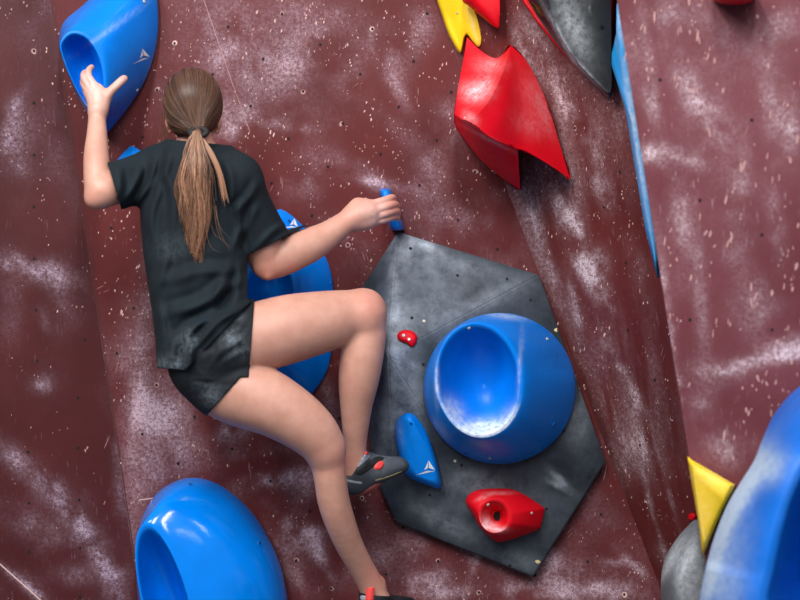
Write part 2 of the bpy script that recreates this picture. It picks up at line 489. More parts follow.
# ------------------------------------------------------------------ the big grey volume
def volume():
    P = dict(A=at(398, 232, -.022), B=at(539, 275, -.034), C=at(606, 462, -.036), D=at(533, 577, -.045), E=at(397, 523, -.034), E2=at(372, 470, -.024),
             F=at(361, 289, -.022), G=at(388, 356, -.2))
    # each back corner lies straight behind its front one, inside the wall skin
    K = list(P); V = [np.array(P[k]) for k in K]
    loop = ['A', 'B', 'C', 'D', 'E', 'E2', 'F']
    V += [np.array(P[k]) + np.array((0, surfY(*to_px(P[k]), ['wall_back', 'wall_turned']) - .005 - P[k][1], 0)) for k in loop]
    ix = {k: i for i, k in enumerate(K)}
    tris = [('A', 'B', 'G'), ('G', 'B', 'C'), ('G', 'C', 'D'), ('G', 'D', 'E'), ('G', 'E', 'E2'), ('A', 'G', 'F'), ('F', 'G', 'E2')]
    bm = bmesh.new(); bv = [bm.verts.new(v) for v in V]
    for t in tris: bm.faces.new([bv[ix[k]] for k in t])
    n0 = len(K)
    for i in range(len(loop)):
        j = (i + 1) % len(loop)
        bm.faces.new([bv[ix[loop[i]]], bv[n0 + i], bv[n0 + j], bv[ix[loop[j]]]])
    bm.faces.new([bv[n0 + i] for i in range(len(loop))])
    bmesh.ops.recalc_face_normals(bm, faces=bm.faces)
    bmesh.ops.bevel(bm, geom=[e for e in bm.edges], offset=.004, segments=2, affect='EDGES', clamp_overlap=True)
    bmesh.ops.triangulate(bm, faces=bm.faces)
    for _ in range(5):
        long = [e for e in bm.edges if e.calc_length() > .022]
        if not long: break
        bmesh.ops.subdivide_edges(bm, edges=long, cuts=1); bmesh.ops.triangulate(bm, faces=[f for f in bm.faces if len(f.verts) > 3])
    V = np.array([v.co[:] for v in bm.verts]); bm.verts.index_update()
    Fc = [tuple(v.index for v in f.verts) for f in bm.faces]; bm.free()
    u, v = to_px(V); ch = np.zeros(len(V))
    for sm in [(425, 265, 60, 20, 20, .24), (455, 262, 60, 9, 17, .2), (394, 300, 6, 60, 0, .5), (405, 380, 16, 46, -10, .5), (430, 310, 30, 24, 0, .28), (410, 250, 9, 20, 0, .5),
               (425, 245, 14, 5, 20, .8), (400, 420, 20, 14, 40, .45), (490, 300, 40, 10, -25, .3), (385, 440, 14, 30, 0, .35), (440, 520, 40, 10, 30, .3), (470, 480, 30, 14, 0, .25),
               (560, 480, 12, 3, 40, .7), (558, 486, 10, 2, 20, .6), (500, 500, 60, 30, 10, .2), (575, 420, 14, 24, 0, .3), (520, 560, 20, 10, 20, .25), (400, 345, 10, 34, 5, .4)]:
        ch += smear(u, v, *sm)
    loc = np.array(at(480, 420, 0))
    o = obj('climbing_volume', V, Fc, M['volume'], loc=loc, smooth=False, attrs={'chalk': ch})
    tag(o, 'large grey angular plywood volume carrying the round blue bowl hold', 'climbing volume')
    reg(o); return o


vol = volume()
VN = vol.name


# ------------------------------------------------------------------ small fittings put on a surface
def ring_on(parent, name, px, py, r, mat, names, h=.003, k=14, sink=False):
    """A short bevelled cylinder (bolt head, plug) or sunk socket standing on the surface seen at px,py."""
    ht = hit(px, py, names)
    if not ht: return None
    c, n = Vector(ht[0]), Vector(ht[1]).normalized()
    if n.y > 0: n = -n
    q = n.to_track_quat('Z', 'Y').to_matrix()
    prof = [(r, -.002), (r, h * .7), (r * .82, h), (r * .5, h), (r * .42, h * .35), (0.0001, h * .3)] if not sink else \
           [(r * 1.35, -.002), (r * 1.35, h * .5), (r * 1.1, h), (r, h), (r * .95, h * .2), (.0001, h * .2)]
    V = []; Fc = []
    for (rr, zz) in prof:
        for i in range(k):
            a = 2 * math.pi * i / k; V.append(c + q @ Vector((rr * math.cos(a), rr * math.sin(a), zz)))
    for j in range(len(prof) - 1):
        for i in range(k):
            Fc.append((j * k + i, j * k + (i + 1) % k, (j + 1) * k + (i + 1) % k, (j + 1) * k + i))
    mi = None
    mats = mat
    if sink:
        mats = [mat, M['hole']]; mi = [1 if f[0] // k >= 3 else 0 for f in Fc]  # shallow recess coloured dark, as if shaded by its depth
    return obj(name, V, Fc, mats, parent, smooth=False, mat_idx=mi)


def logo_on(parent, px, py, size, ang, names, mat=None):
    """Angular arrow-like maker's mark laid on the surface (three facets of a split arrow head)."""
    polys = [[(.1, 1.05), (1, .02), (.3, .2)], [(1, -.06), (-1.05, -.85), (.12, -.16)], [(.08, .9), (.2, .16), (-.2, -.14), (-.1, .1)]]
    a = math.radians(ang); V = []; Fc = []
    for poly in polys:
        b = len(V)
        for (x, y) in poly:
            X = px + size * (x * math.cos(a) - y * math.sin(a)); Y = py - size * (x * math.sin(a) + y * math.cos(a))
            h = hit(X, Y, names)
            if not h: return None
            n = Vector(h[1]); n = n if n.y < 0 else -n
            V.append(h[0] + n * .0016)
        Fc.append(tuple(range(b, b + len(poly))))
    return obj('logo_mark', V, Fc, mat or M['white'], parent, smooth=False)


# ------------------------------------------------------------------ climbing holds
def loft(name, base, rim, rimY, prof, mat, label, group=None, dish=None, sharp=False, n=128, surf=None, chalk=(), cat='climbing hold',
         baseY=None, inset=.0, cent=None, smooth=True, matsplit=None):
    """base, rim: outlines in photograph points; rimY(px,py): depth of the rim; prof: (lateral 0..1, depth 0..1) from base to rim;
    dish: (centre px, py, depth Y, [(lateral, depth)]) from the rim to the floor of the hollow."""
    B = by_angle(dense(base, sharp), n, centre=cent); R = by_angle(dense(rim, sharp), n)
    bY = np.array([(baseY(x, y) if baseY else surfY(x, y, surf) - .003) for x, y in B])
    rY = np.array([rimY(x, y) for x, y in R])
    prof = crv(prof, 22) if len(prof) > 2 and smooth else np.array(prof, float)
    rings = []
    # skirt sunk slightly behind the base
    for (l, d) in prof:
        xy = B + (R - B) * l; Y = bY + (rY - bY) * d
        rings.append(np.array([at(x, y, yy) for (x, y), yy in zip(xy, Y)]))
    nr = len(rings)
    if dish:
        cx, cy, cY, dp = dish
        dp = crv(dp, 20) if len(dp) > 2 and smooth else np.array(dp, float)
        for (l, d) in dp[1:]:
            xy = R + (np.array([cx, cy]) - R) * l; Y = rY + (cY - rY) * d
            rings.append(np.array([at(x, y, yy) for (x, y), yy in zip(xy, Y)]))
    V = np.vstack(rings); Fc = []
    for j in range(len(rings) - 1):
        for i in range(n):
            Fc.append((j * n + i, j * n + (i + 1) % n, (j + 1) * n + (i + 1) % n, (j + 1) * n + i))
    Fc.append(tuple(range((len(rings) - 1) * n, len(rings) * n)))
    mi = None
    mats = mat
    if matsplit:
        mats = [mat, matsplit[0]]; mi = [1 if (f[0] // n >= nr + matsplit[1]) else 0 for k, f in enumerate(Fc)]
    u, v = to_px(V); ch = np.zeros(len(V))
    for c in chalk:
        if len(c) > 7:
            if c[7] == 'in': mk = (np.arange(len(V)) // n >= nr - 3)
            else: mk = (np.arange(len(V)) // n < nr)
            ch += smear(u, v, *c[:7]) * mk
        else: ch += smear(u, v, *c)
    cx0, cy0 = B.mean(0); loc = np.array(at(cx0, cy0, float(bY.mean())))
    o = obj(name, V, Fc, mats, loc=loc, smooth=smooth, attrs={'chalk': np.clip(ch, 0, 1.2)}, mat_idx=mi)
    bm = bmesh.new(); bm.from_mesh(o.data); bmesh.ops.recalc_face_normals(bm, faces=bm.faces); bm.to_mesh(o.data); bm.free()
    tag(o, label, cat, group); reg(o); return o


def ell(cx, cy, rx, ry, ang=0, n=24):
    a = math.radians(ang)
    return [(cx + rx * math.cos(t) * math.cos(a) - ry * math.sin(t) * math.sin(a), cy + rx * math.cos(t) * math.sin(a) + ry * math.sin(t) * math.cos(a))
            for t in np.linspace(0, 2 * math.pi, n, endpoint=False)]


BOWL = [(0, 0), (.0, .05), (.015, .10), (.2, .33), (.5, .64), (.8, .9), (.93, .985), (1, 1)]
DISH = [(0, 0), (.03, .0), (.08, .06), (.2, .38), (.45, .75), (.75, .95), (1, 1)]

# round blue bowl on the volume
bowl = loft('climbing_hold', ell(499.5, 388.5, 76, 75.5), ell(478, 379.5, 42.5, 57, -6), lambda x, y: -.335 + .0004 * (x - 478), BOWL, M['blue_worn'],
            'round blue bowl hold with a chalky hollow, bolted on the grey volume', 'glossy blue bowl holds',
            dish=(484, 386, -.19, DISH), surf=[VN], baseY=lambda x, y: min(surfY(x, y, [VN]) - .007, -.03),
            chalk=[(477, 432, 30, 9, -8, 1.2, 2, 'in'), (452, 412, 9, 16, -35, .8, 2, 'in'), (512, 418, 8, 14, 40, .8, 2, 'in'), (480, 430, 30, 9, -5, .35, 2, 'in'),
                   (437, 385, 2.5, 20, 0, .6), (520, 360, 2, 30, 4, .35), (440, 430, 6, 14, -40, .35), (480, 444, 10, 3, 10, .3), (505, 316, 20, 3, 8, .5)])
for p in ((547, 339), (490, 458)): ring_on(bowl, 'screw', *p, .0045, M['steel'], [bowl.name])
ring_on(bowl, 'screw', 469, 328, .0045, M['steel'], [bowl.name])
ring_on(bowl, 'bolt_hole', 554, 424, .0045, M['blue'], [bowl.name], sink=True)

# lower left bowl
low = loft('climbing_hold', [(137, 548), (141, 520), (158, 492), (187, 478), (218, 484), (250, 510), (272, 545), (284, 580), (287, 620), (272, 668), (232, 690), (180, 684), (146, 640), (137, 590)],
           ell(166, 604, 23, 83, -15), lambda x, y: -.24 - .0006 * (x - 166), [(0, 0), (0, .1), (.012, .2), (.1, .44), (.25, .64), (.5, .83), (.8, .95), (.93, .99), (1, 1)], M['blue'],
           'glossy blue bowl hold bolted low beneath the climber, catching white light reflections', 'glossy blue bowl holds',
           dish=(180, 612, -.08, DISH), surf=['wall_back', 'wall_left'])
ring_on(low, 'bolt_hole', 190, 485, .0045, M['blue'], [low.name], sink=True)
ring_on(low, 'bolt_hole', 259, 543, .0045, M['blue'], [low.name], sink=True)

# upper left bowl, held by the left hand
up = loft('climbing_hold', [(59, 40), (64, 22), (82, 6), (105, -14), (135, -28), (153, -16), (158, 12), (156, 45), (146, 78), (130, 105), (109, 131), (104, 134), (97, 127), (82, 104), (68, 74), (61, 54)],
          [(60, 44), (67, 34), (76, 32), (87, 37), (96, 49), (102, 66), (104, 84), (103, 100), (97, 111), (90, 110), (80, 96), (70, 76), (63, 58)],
          lambda x, y: -.26 + .0006 * (x - 82), BOWL, M['blue_worn'],
          "blue bowl hold high on the wall, gripped by the climber's raised left hand", 'glossy blue bowl holds',
          dish=(88, 74, -.15, DISH), surf=['wall_back', 'wall_left'], chalk=[(84, 105, 14, 6, 30, .35), (112, 28, 2, 40, 55, .25), (150, 70, 2, 30, 20, .2)])  # the slanting streak near the top is a highlight painted as chalk
logo_on(up, 141, 57, 8.4, 0, [up.name])
ring_on(up, 'screw', 144, 1.5, .0045, M['steel'], [up.name])
ring_on(up, 'screw', 137, 90, .0045, M['steel'], [up.name])

# bowl behind the climber's body
mid = loft('climbing_hold', [(283, 210), (303, 226), (322, 250), (332, 278), (333, 310), (332, 345), (327, 370), (316, 388), (307, 396), (290, 388), (262, 370), (240, 340), (232, 300), (236, 262), (254, 228), (272, 213)],
           ell(268, 300, 26, 44, 8), lambda x, y: -.135, BOWL, M['blue'],
           "large blue bowl hold mostly hidden behind the climber's bent right arm and thigh", 'glossy blue bowl holds',
           dish=(272, 300, -.05, DISH), surf=['wall_back'])
logo_on(mid, 291, 225, 7, -20, [mid.name])
ring_on(mid, 'bolt_hole', 289, 221.5, .0042, M['blue'], [mid.name], sink=True)
ring_on(mid, 'bolt_hole', 331, 283, .003, M['blue'], [mid.name], sink=True)

DOME = [(0, 0), (.0, .12), (.06, .35), (.3, .72), (.65, .94), (1, 1)]
# small blue tip behind the shoulder
tip = loft('climbing_hold', [(127, 149), (135, 147), (150, 160), (152, 178), (138, 184), (118, 176), (112, 168)], ell(136, 168, 8, 8), lambda x, y: -.05, DOME, M['blue_s'],
           "small blue hold peeking out above the climber's left shoulder", 'small blue screw-on holds', surf=['wall_back'], n=64)
tip_ = loft('climbing_hold', [(380, 189.5), (382, 189), (389, 188.5), (390.5, 189.5), (394, 200), (398, 212), (403, 225), (404, 229), (402, 230), (393, 230.5), (391, 229), (386, 218), (382, 205)], [(383, 192.5), (388, 192), (391, 203), (395, 215), (399, 226), (394, 227), (389, 215), (385, 203)],
            lambda x, y: -.115, DOME, M['blue_s'], "narrow blue edge pinched in the climber's right hand above the grey volume", 'small blue screw-on holds',
            surf=['wall_back'], n=64, sharp=False)
sb = loft('climbing_hold', [(395, 428), (398, 419), (404, 414), (411, 413), (419, 420), (427, 433), (434, 452), (439, 470), (441, 488), (430, 486), (417, 481), (406, 474), (400, 458), (396, 442)],
          [(409, 424), (414, 424), (420, 434), (427, 452), (432, 470), (433, 478), (425, 476), (417, 470), (413, 455), (409, 438)], lambda x, y: surfY(x, y, [VN]) - .045,
          DOME, M['blue_s'], "small blue fin-shaped hold with a white logo by the climber's right shoe", 'small blue screw-on holds', surf=[VN], n=96,
          chalk=[(399, 432, 4, 14, -10, .15)])
logo_on(sb, 426, 469, 9, -10, [sb.name])
ring_on(sb, 'bolt_hole', 411, 423, .0026, M['blue_s'], [sb.name], sink=True)

# tiny red foothold on the volume
jib = loft('climbing_hold', [(397, 337), (399, 332), (405, 330), (412, 331), (417, 336), (416, 343), (412, 347), (406, 343), (400, 341)], ell(408, 337, 5, 3, 15), lambda x, y: surfY(x, y, [VN]) - .018, DOME, M['red'],
           'tiny red foothold with two pale screws on the grey volume', 'red holds', surf=[VN], n=48)
for p in ((403.5, 335.5), (409, 339.5)): ring_on(jib, 'screw', *p, .0042, M['white'], [jib.name])

# red pocket with a bolt hole
pk = loft('climbing_hold', [(466, 503), (469, 495), (478, 490), (492, 488.5), (510, 489), (523, 494), (543, 507), (544, 512), (541, 526), (537, 530), (516, 538), (500, 542), (494, 540), (481, 529), (474, 517)],
          ell(494, 516, 14.5, 16, 0), lambda x, y: -.165, [(0, 0), (.0, .12), (.05, .3), (.45, .72), (.85, .99), (1, 1)], M['red'],
          'red faceted pocket hold with a black bolt hole, low on the grey volume', 'red holds', dish=(497, 516, -.105, [(0, 0), (.08, .02), (.2, .2), (.62, .9), (.66, 1), (1, 1)]),
          surf=[VN], n=120, baseY=lambda x, y: surfY(x, y, [VN], -.05) - .002,
          chalk=[(488, 526, 9, 6, 30, .9, 2, 'in'), (486, 520, 4, 7, 0, .4, 2, 'in'), (500, 530, 8, 3, 0, .6), (484, 497, 8, 2, -20, .3), (500, 493, 14, 1.5, 0, .25)])
ring_on(pk, 'bolt_hole', 498, 516, .0145, M['red'], [pk.name], h=.002, sink=True)
ring_on(pk, 'screw', 488, 504.5, .0052, M['steel'], [pk.name])
ring_on(pk, 'screw', 531.5, 513, .0036, M['steel'], [pk.name])


def coons(top, bot, lef, rig, n=26):
    c = [crv(x, n) for x in (top, bot, lef, rig)]
    s = np.linspace(0, 1, n)[None, :, None]; t = np.linspace(0, 1, n)[:, None, None]
    T, B, L, R = c[0][None], c[1][None], c[2][:, None], c[3][:, None]
    P = (1 - t) * T + t * B + (1 - s) * L + s * R - ((1 - s) * (1 - t) * c[0][0] + s * (1 - t) * c[0][-1] + (1 - s) * t * c[1][0] + s * t * c[1][-1])
    i = (np.arange(n - 1)[None] + n * np.arange(n - 1)[:, None]).ravel()
    return P.reshape(-1, 3), np.stack([i, i + n, i + n + 1, i + 1], 1)


def patches(name, plist, outline, mat, label, group, chalk=(), surf=None, n=26):
    """Sculpted hold: smooth patches (px,py,Y boundaries) plus a skirt from its outline back to the wall."""
    V = []; Fc = []; b = 0
    for pl in plist:
        P, f = coons(*pl, n=n); V.append(np.array([at(*p) for p in P])); Fc.append(f + b); b += len(P)
    O = crv(outline, 140, True)
    fr = np.array([at(*p) for p in O])
    cxy = O[:, :2].mean(0); I = O[:, :2] * .96 + cxy * .04
    bk = np.array([at(x, y, surfY(x, y, surf) - .008) for x, y in I])
    md = fr * .5 + bk * .5
    V += [fr, md, bk]
    k = len(O); i = np.arange(k); j = (i + 1) % k
    Fc += [np.stack([b + i, b + j, b + k + j, b + k + i], 1), np.stack([b + k + i, b + k + j, b + 2 * k + j, b + 2 * k + i], 1)]
    V = np.vstack(V); Fc = np.vstack(Fc)
    u, v = to_px(V); ch = np.zeros(len(V))
    for c in chalk: ch += smear(u, v, *c)
    bm = bmesh.new(); lay = bm.verts.layers.float.new('chalk'); bv = [bm.verts.new(p) for p in V]
    for q, c in zip(bv, ch): q[lay] = float(min(c, 1.1))
    for f in Fc:
        try: bm.faces.new([bv[x] for x in f])
        except ValueError: pass
    bmesh.ops.remove_doubles(bm, verts=bm.verts, dist=.0022)
    bmesh.ops.recalc_face_normals(bm, faces=bm.faces)
    for e in bm.edges:
        if len(e.link_faces) == 2 and e.calc_face_angle(0) > .7: e.smooth = False
    loc = Vector(at(cxy[0], cxy[1], 0)); me = bpy.data.meshes.new(name)
    for v_ in bm.verts: v_.co -= loc
    for f in bm.faces: f.smooth = True
    bm.to_mesh(me); bm.free(); me.materials.append(mat)
    o = bpy.data.objects.new(name, me); COL.objects.link(o); o.location = loc; ROOTLOC[o.name] = np.array(loc)
    tag(o, label, 'climbing hold', group); reg(o); return o


a = (467, 37, -.10); bb = (494, 58, -.15); c_ = (511, 45, -.19); nn = (470, 122, -.40); ll = (454, 114, -.24); ii = (518, 149, -.31); gg = (570, 179, -.21); qq = (520, 190, -.17)
left_e = [a, (463, 62, -.13), (458, 88, -.18), ll]
ridge = [c_, (503, 72, -.29), (489, 101, -.365), nn]
right_e = [c_, (528, 63, -.178), (546, 100, -.185), (560, 145, -.205), gg]
ledge = [nn, (492, 138, -.375), ii]
low_e = [ii, (545, 162, -.26), gg]
wing = patches('climbing_hold',
               [([a, (480, 50, -.13), bb, (503, 54, -.17), c_], [ll, (461, 119, -.31), nn], left_e, ridge),
                ([c_, c_, c_], [nn, (492, 138, -.375), ii, (545, 162, -.26), gg], ridge, right_e),
                ([ll, (461, 119, -.31), nn, (492, 138, -.375), ii], [(458, 132, -.21), (480, 159, -.20), (502, 178, -.19), qq], [ll, (455, 124, -.225), (458, 132, -.21)], [ii, (519, 170, -.24), qq])],
               [a, (480, 50, -.13), bb, (503, 54, -.17), c_, (528, 63, -.178), (546, 100, -.185), (560, 145, -.205), gg, (545, 162, -.26), ii, (519, 170, -.24), qq, (502, 178, -.19), (480, 159, -.20), (458, 132, -.21), ll, (458, 88, -.18), (463, 62, -.13)],
               M['red'], 'big winged red hold with a protruding nose, just below the yellow hold', 'red holds',
               chalk=[(475, 92, 12, 9, 0, .75), (487, 85, 8, 10, 30, .35), (535, 95, 14, 24, -20, .13), (528, 125, 16, 10, 30, .13), (545, 115, 6, 20, -20, .16), (470, 118, 8, 5, 40, .4), (490, 140, 22, 1.6, 27, .4), (490, 65, 14, 8, 0, .3)],  # strongest spot on the left face is a painted highlight, others chalk
               surf=['wall_back', 'wall_turned'])
ring_on(wing, 'screw', 465, 118, .003, M['steel'], [wing.name])
# red and yellow above it
rt = loft('climbing_hold', [(462, -2), (470, -30), (492, -40), (499, -10), (499.5, 20), (497, 28), (482, 17), (470, 7)], [(478, -12), (484, -22), (490, -14), (491, 5), (488, 8), (482, 2)], lambda x, y: -.19, DOME, M['red'],
          'red hold cut by the top edge of the photo, overlapping the yellow hold', 'red holds', baseY=lambda x, y: surfY(x, y, ['wall_back', 'wall_turned']) - .055)
yt = loft('climbing_hold', [(436, -8), (445, -30), (462, -30), (470, 0), (477, 18), (481, 38), (479, 47), (474, 44), (468, 35.5), (464.5, 38), (462, 50), (459.5, 53), (450, 37), (443, 18)], [(450, -14), (457, -16), (462, 2), (468, 20), (472, 34), (470, 36), (466, 31), (462, 34), (460, 42), (456, 36), (448, 12)], lambda x, y: surfY(x, y, ['wall_back', 'wall_turned']) - .02, [(0, 0), (0, .3), (.15, .7), (.5, .95), (1, 1)], M['yellow'],
          'yellow hold at the top, tucked behind the red winged hold', 'yellow holds', surf=['wall_back', 'wall_turned'],
          chalk=[(473, 25, 2, 20, -15, .5)])
ring_on(yt, 'screw', 457.5, 13, .003, M['steel'], [yt.name])

# black and grey double-texture hold at the top
bl = loft('climbing_hold', [(527, -10), (540, -60), (590, -80), (609, -50), (610.5, 20), (610.5, 60), (611, 97), (598, 88), (578, 70), (560, 48), (544, 26), (534, 10)],
          [(549, -10), (562, -45), (588, -66), (608, -46), (611, 20), (611, 60), (610.5, 92), (597, 82), (579, 63), (564, 41), (554, 18)], lambda x, y: surfY(x, min(y, 95), ['wall_turned', 'wall_back'], -.3) - .15 + .0012 * (x - 550), [(0, 0), (0, .1), (.03, .3), (.4, .62), (.85, .94), (1, 1)], M['black_gl'],
          'big black hold with a gritty grey face and a glossy side, beside the blue strip', None,
          dish=(590, 10, -.435, [(0, 0), (.03, .02), (.3, .3), (1, 1)]), baseY=lambda x, y: surfY(x, y, ['wall_back', 'wall_turned']) - .044, matsplit=(M['black_gr'], 0), n=320,
          chalk=[(562, 40, 2.5, 40, -28, .8), (585, 72, 2.5, 26, -42, .7), (570, 20, 14, 34, -20, .4), (577, 35, 10, 30, -24, .25)])  # pale left edge and its fade are the lit rim, painted in
ring_on(bl, 'bolt_hole', 602, 27, .0045, M['black_gr'], [bl.name], sink=True)
# thin red rim plate under it
rp = loft('climbing_hold', [(519.5, -12), (533, -60), (580, -84), (612, -50), (612, 40), (611, 93), (596.5, 86), (577, 69.5), (560.5, 50.5), (543, 30), (531, 14)], [(523, -10), (533, -54), (580, -78), (609, -46), (609, 40), (608, 88), (597, 82), (578, 67), (561, 48), (545, 27), (533, 11)], lambda x, y: surfY(x, y, ['wall_turned', 'wall_back']) - .035, [(0, 0), (.0, .4), (.3, .9), (1, 1)], M['red'],
          "thin red hold showing as a sliver along the black hold's left edge", 'red holds', surf=['wall_turned', 'wall_back'], n=96)

# blue strip along the free edge of the near wall
strip = loft('climbing_hold', [(616, 6), (622, 0), (632, 40), (642, 90), (655, 170), (664, 250), (662, 276), (656, 277), (650, 255), (642, 210), (632, 150), (624, 105), (614, 78), (611, 55), (616, 34)],
             [(620, 20), (626, 40), (634, 90), (646, 170), (657, 250), (655, 262), (651, 240), (643, 190), (634, 130), (626, 84), (620, 60), (620, 40)], lambda x, y: -.52, DOME, M['blue_pale'],
             'long pale blue strip hold running along the free edge of the right wall', None, baseY=lambda x, y: -.38,
             chalk=[(618, 24, 4, 16, -10, .8), (632, 110, 3, 30, -10, .5), (640, 170, 3, 60, -9, .5), (625, 80, 2, 14, 0, .3), (650, 240, 2, 30, -8, .3)])
rr = loft('climbing_hold', [(712, -2), (722, -18), (745, -18), (756, -4), (748, 3), (733, 4.5), (719, 3)], ell(733, -6, 12, 5), lambda x, y: -.99, DOME, M['red'],
          'red hold barely showing at the top edge above the right wall', 'red holds', surf=['wall_right'], n=48)

# lower right: yellow triangle, grey hold, near blue bowl
yl = loft('climbing_hold', [(688, 459), (692, 460), (730, 482), (734, 487), (722, 511), (706, 548), (703, 556), (698, 520)], [(692.5, 466), (695, 466), (727, 483.5), (729.5, 488), (718.5, 510), (705.5, 541), (704, 545), (700, 520)], lambda x, y: surfY(x, y, ['wall_right'], -.72) - .05, [(0, 0), (0, .3), (.1, .5), (1, 1)], M['yellow'],
          'yellow triangular hold between the grey hold and the near blue bowl', 'yellow holds', baseY=lambda x, y: surfY(x, y, ['wall_right'], -.72) - .004, n=160,
          chalk=[(712, 480, 20, 8, 25, .35), (702, 520, 3, 30, -10, .4)])
gl = loft('climbing_hold', [(661, 585), (664, 562), (673, 544), (686, 528), (698, 520), (712, 540), (720, 580), (722, 620), (705, 650), (680, 650), (664, 620)], [(680, 585), (690, 562), (700, 560), (706, 590), (700, 615), (688, 612)], lambda x, y: -.55, DOME, M['grey'],
          'grey gritty hold beside the yellow triangle at the foot of the turned panel', None, baseY=lambda x, y: surfY(x, y, ['wall_turned', 'wall_back']) - .004,
          chalk=[(668, 565, 4, 24, 25, .7), (690, 570, 18, 40, 0, .55)])
dot = loft('climbing_hold', ell(692, 517, 4, 4), ell(692, 517, 1.5, 1.5), lambda x, y: surfY(x, y, ['wall_turned'], -.4) - .02, DOME, M['red'],
           'tiny red foothold just above the grey hold', 'red holds', surf=['wall_turned'], n=32)
near = loft('climbing_hold', [(699, 610), (703, 582), (712, 545), (726, 508), (741, 482), (754, 461), (764, 436), (776, 412), (798, 388), (830, 372), (880, 380), (920, 440), (935, 540), (920, 660), (860, 740), (780, 745), (722, 700), (702, 650)],
            [(764, 606), (771, 566), (779, 528), (790, 492), (806, 463), (835, 446), (870, 470), (892, 540), (890, 620), (860, 680), (815, 690), (778, 656)], lambda x, y: -1.42 + .0004 * (x - 820),
            [(0, 0), (0, .12), (.05, .3), (.2, .55), (.42, .78), (.7, .95), (.9, 1), (1, 1)], M['blue_near'],
            'large blue bowl hold close to the camera, its thick rim white with chalk', 'glossy blue bowl holds',
            dish=(835, 570, -1.12, DISH), baseY=lambda x, y: surfY(x, y, ['wall_right'], -.9) - .004,
            chalk=[(750, 480, 9, 34, 28, .9), (738, 502, 7, 46, 28, .9), (712, 570, 9, 50, 16, 1.0), (772, 468, 18, 13, -50, .75), (733, 560, 16, 50, 14, .35), (726, 600, 20, 26, 0, .3), (756, 450, 5, 16, 25, .5), (722, 530, 4, 50, 20, .5)])


# ------------------------------------------------------------------ signed-distance modelling for the climber
class Field:
    def __init__(s, lo, hi, h):
        s.lo = np.array(lo, float); s.h = h
        s.n = np.ceil((np.array(hi) - s.lo) / h).astype(int) + 1
        s.ax = [(s.lo[i] + np.arange(s.n[i]) * h).astype(np.float32) for i in range(3)]
        s.a = np.full(s.n, .2, np.float32)

    def sl(s, lo, hi):
        i0 = np.clip(np.floor((np.array(lo) - s.lo) / s.h).astype(int), 0, s.n); i1 = np.clip(np.ceil((np.array(hi) - s.lo) / s.h).astype(int) + 1, 0, s.n)
        return tuple(slice(a, b) for a, b in zip(i0, i1))

    def grid(s, sl):
        return s.ax[0][sl[0]][:, None, None], s.ax[1][sl[1]][None, :, None], s.ax[2][sl[2]][None, None, :]

    def add(s, prim, k=.01, op='u'):
        lo, hi, fn = prim; m = .02 + k
        sl = s.sl(np.array(lo) - m, np.array(hi) + m)
        if any(x.stop <= x.start for x in sl): return
        d = fn(*s.grid(sl)); b = s.a[sl]
        if op == 'u': s.a[sl] = smin(b, d, k)
        else: s.a[sl] = -smin(-b, d, k)          # subtract

    def blend(s, o, k):
        s.a = smin(s.a, o.a, k)


def smin(a, b, k):
    if k <= 0: return np.minimum(a, b)
    h = np.maximum(k - np.abs(a - b), 0) / k
    return np.minimum(a, b) - h * h * k * .25


def cone(p, q, r0, r1, flat=None):
    p = np.array(p, np.float32); q = np.array(q, np.float32); v = q - p; L2 = float(v @ v) + 1e-9; R = max(r0, r1)
    fy = 1. if flat is None else flat

    def fn(X, Y, Z):
        x = X - p[0]; y = Y - p[1]; z = Z - p[2]
        t = np.clip((x * v[0] + y * v[1] + z * v[2]) / L2, 0, 1)
        d = np.sqrt((x - t * v[0]) ** 2 + ((y - t * v[1]) / fy) ** 2 + (z - t * v[2]) ** 2) - (r0 + (r1 - r0) * t)
        return d * min(fy, 1.)
    e = R * max(1, fy)
    return np.minimum(p, q) - e, np.maximum(p, q) + e, fn


def ellip(c, r, rot=None):
    c = np.array(c, np.float32); r = np.array(r, np.float32); Rm = np.array(rot if rot is not None else np.eye(3), np.float32)   # columns = axes

    def fn(X, Y, Z):
        x = X - c[0]; y = Y - c[1]; z = Z - c[2]
        u = [(x * Rm[0, i] + y * Rm[1, i] + z * Rm[2, i]) / r[i] for i in range(3)]
        k0 = np.sqrt(u[0] ** 2 + u[1] ** 2 + u[2] ** 2); k1 = np.sqrt((u[0] / r[0]) ** 2 + (u[1] / r[1]) ** 2 + (u[2] / r[2]) ** 2) + 1e-6
        return k0 * (k0 - 1) / k1
    return c - r.max(), c + r.max(), fn


def tube(pts, n=None, flat=None, rs_=1.):
    """pts: (px,py,Y,half width in px) -> list of cones along a smooth path."""
    P = crv(pts, n or (len(pts) - 1) * 4 + 1)
    W = [np.array(at(*p[:3])) for p in P]; R = [p[3] * rs_ * mpx(p[2]) for p in P]
    return [cone(W[i], W[i + 1], R[i], R[i + 1], flat) for i in range(len(W) - 1)]


def add_tube(f, pts, k=.01, n=None, flat=None):
    """chain joined by plain minimum, then blended into f"""
    prims = tube(pts, n, flat)
    lo = np.min([p[0] for p in prims], 0) - .03 - k; hi = np.max([p[1] for p in prims], 0) + .03 + k
    sl = f.sl(lo, hi)
    if any(x.stop <= x.start for x in sl): return
    g = f.grid(sl); d = np.full([x.stop - x.start for x in sl], .2, np.float32)
    for p in prims: d = smin(d, p[2](*g), .004)
    f.a[sl] = smin(f.a[sl], d, k)


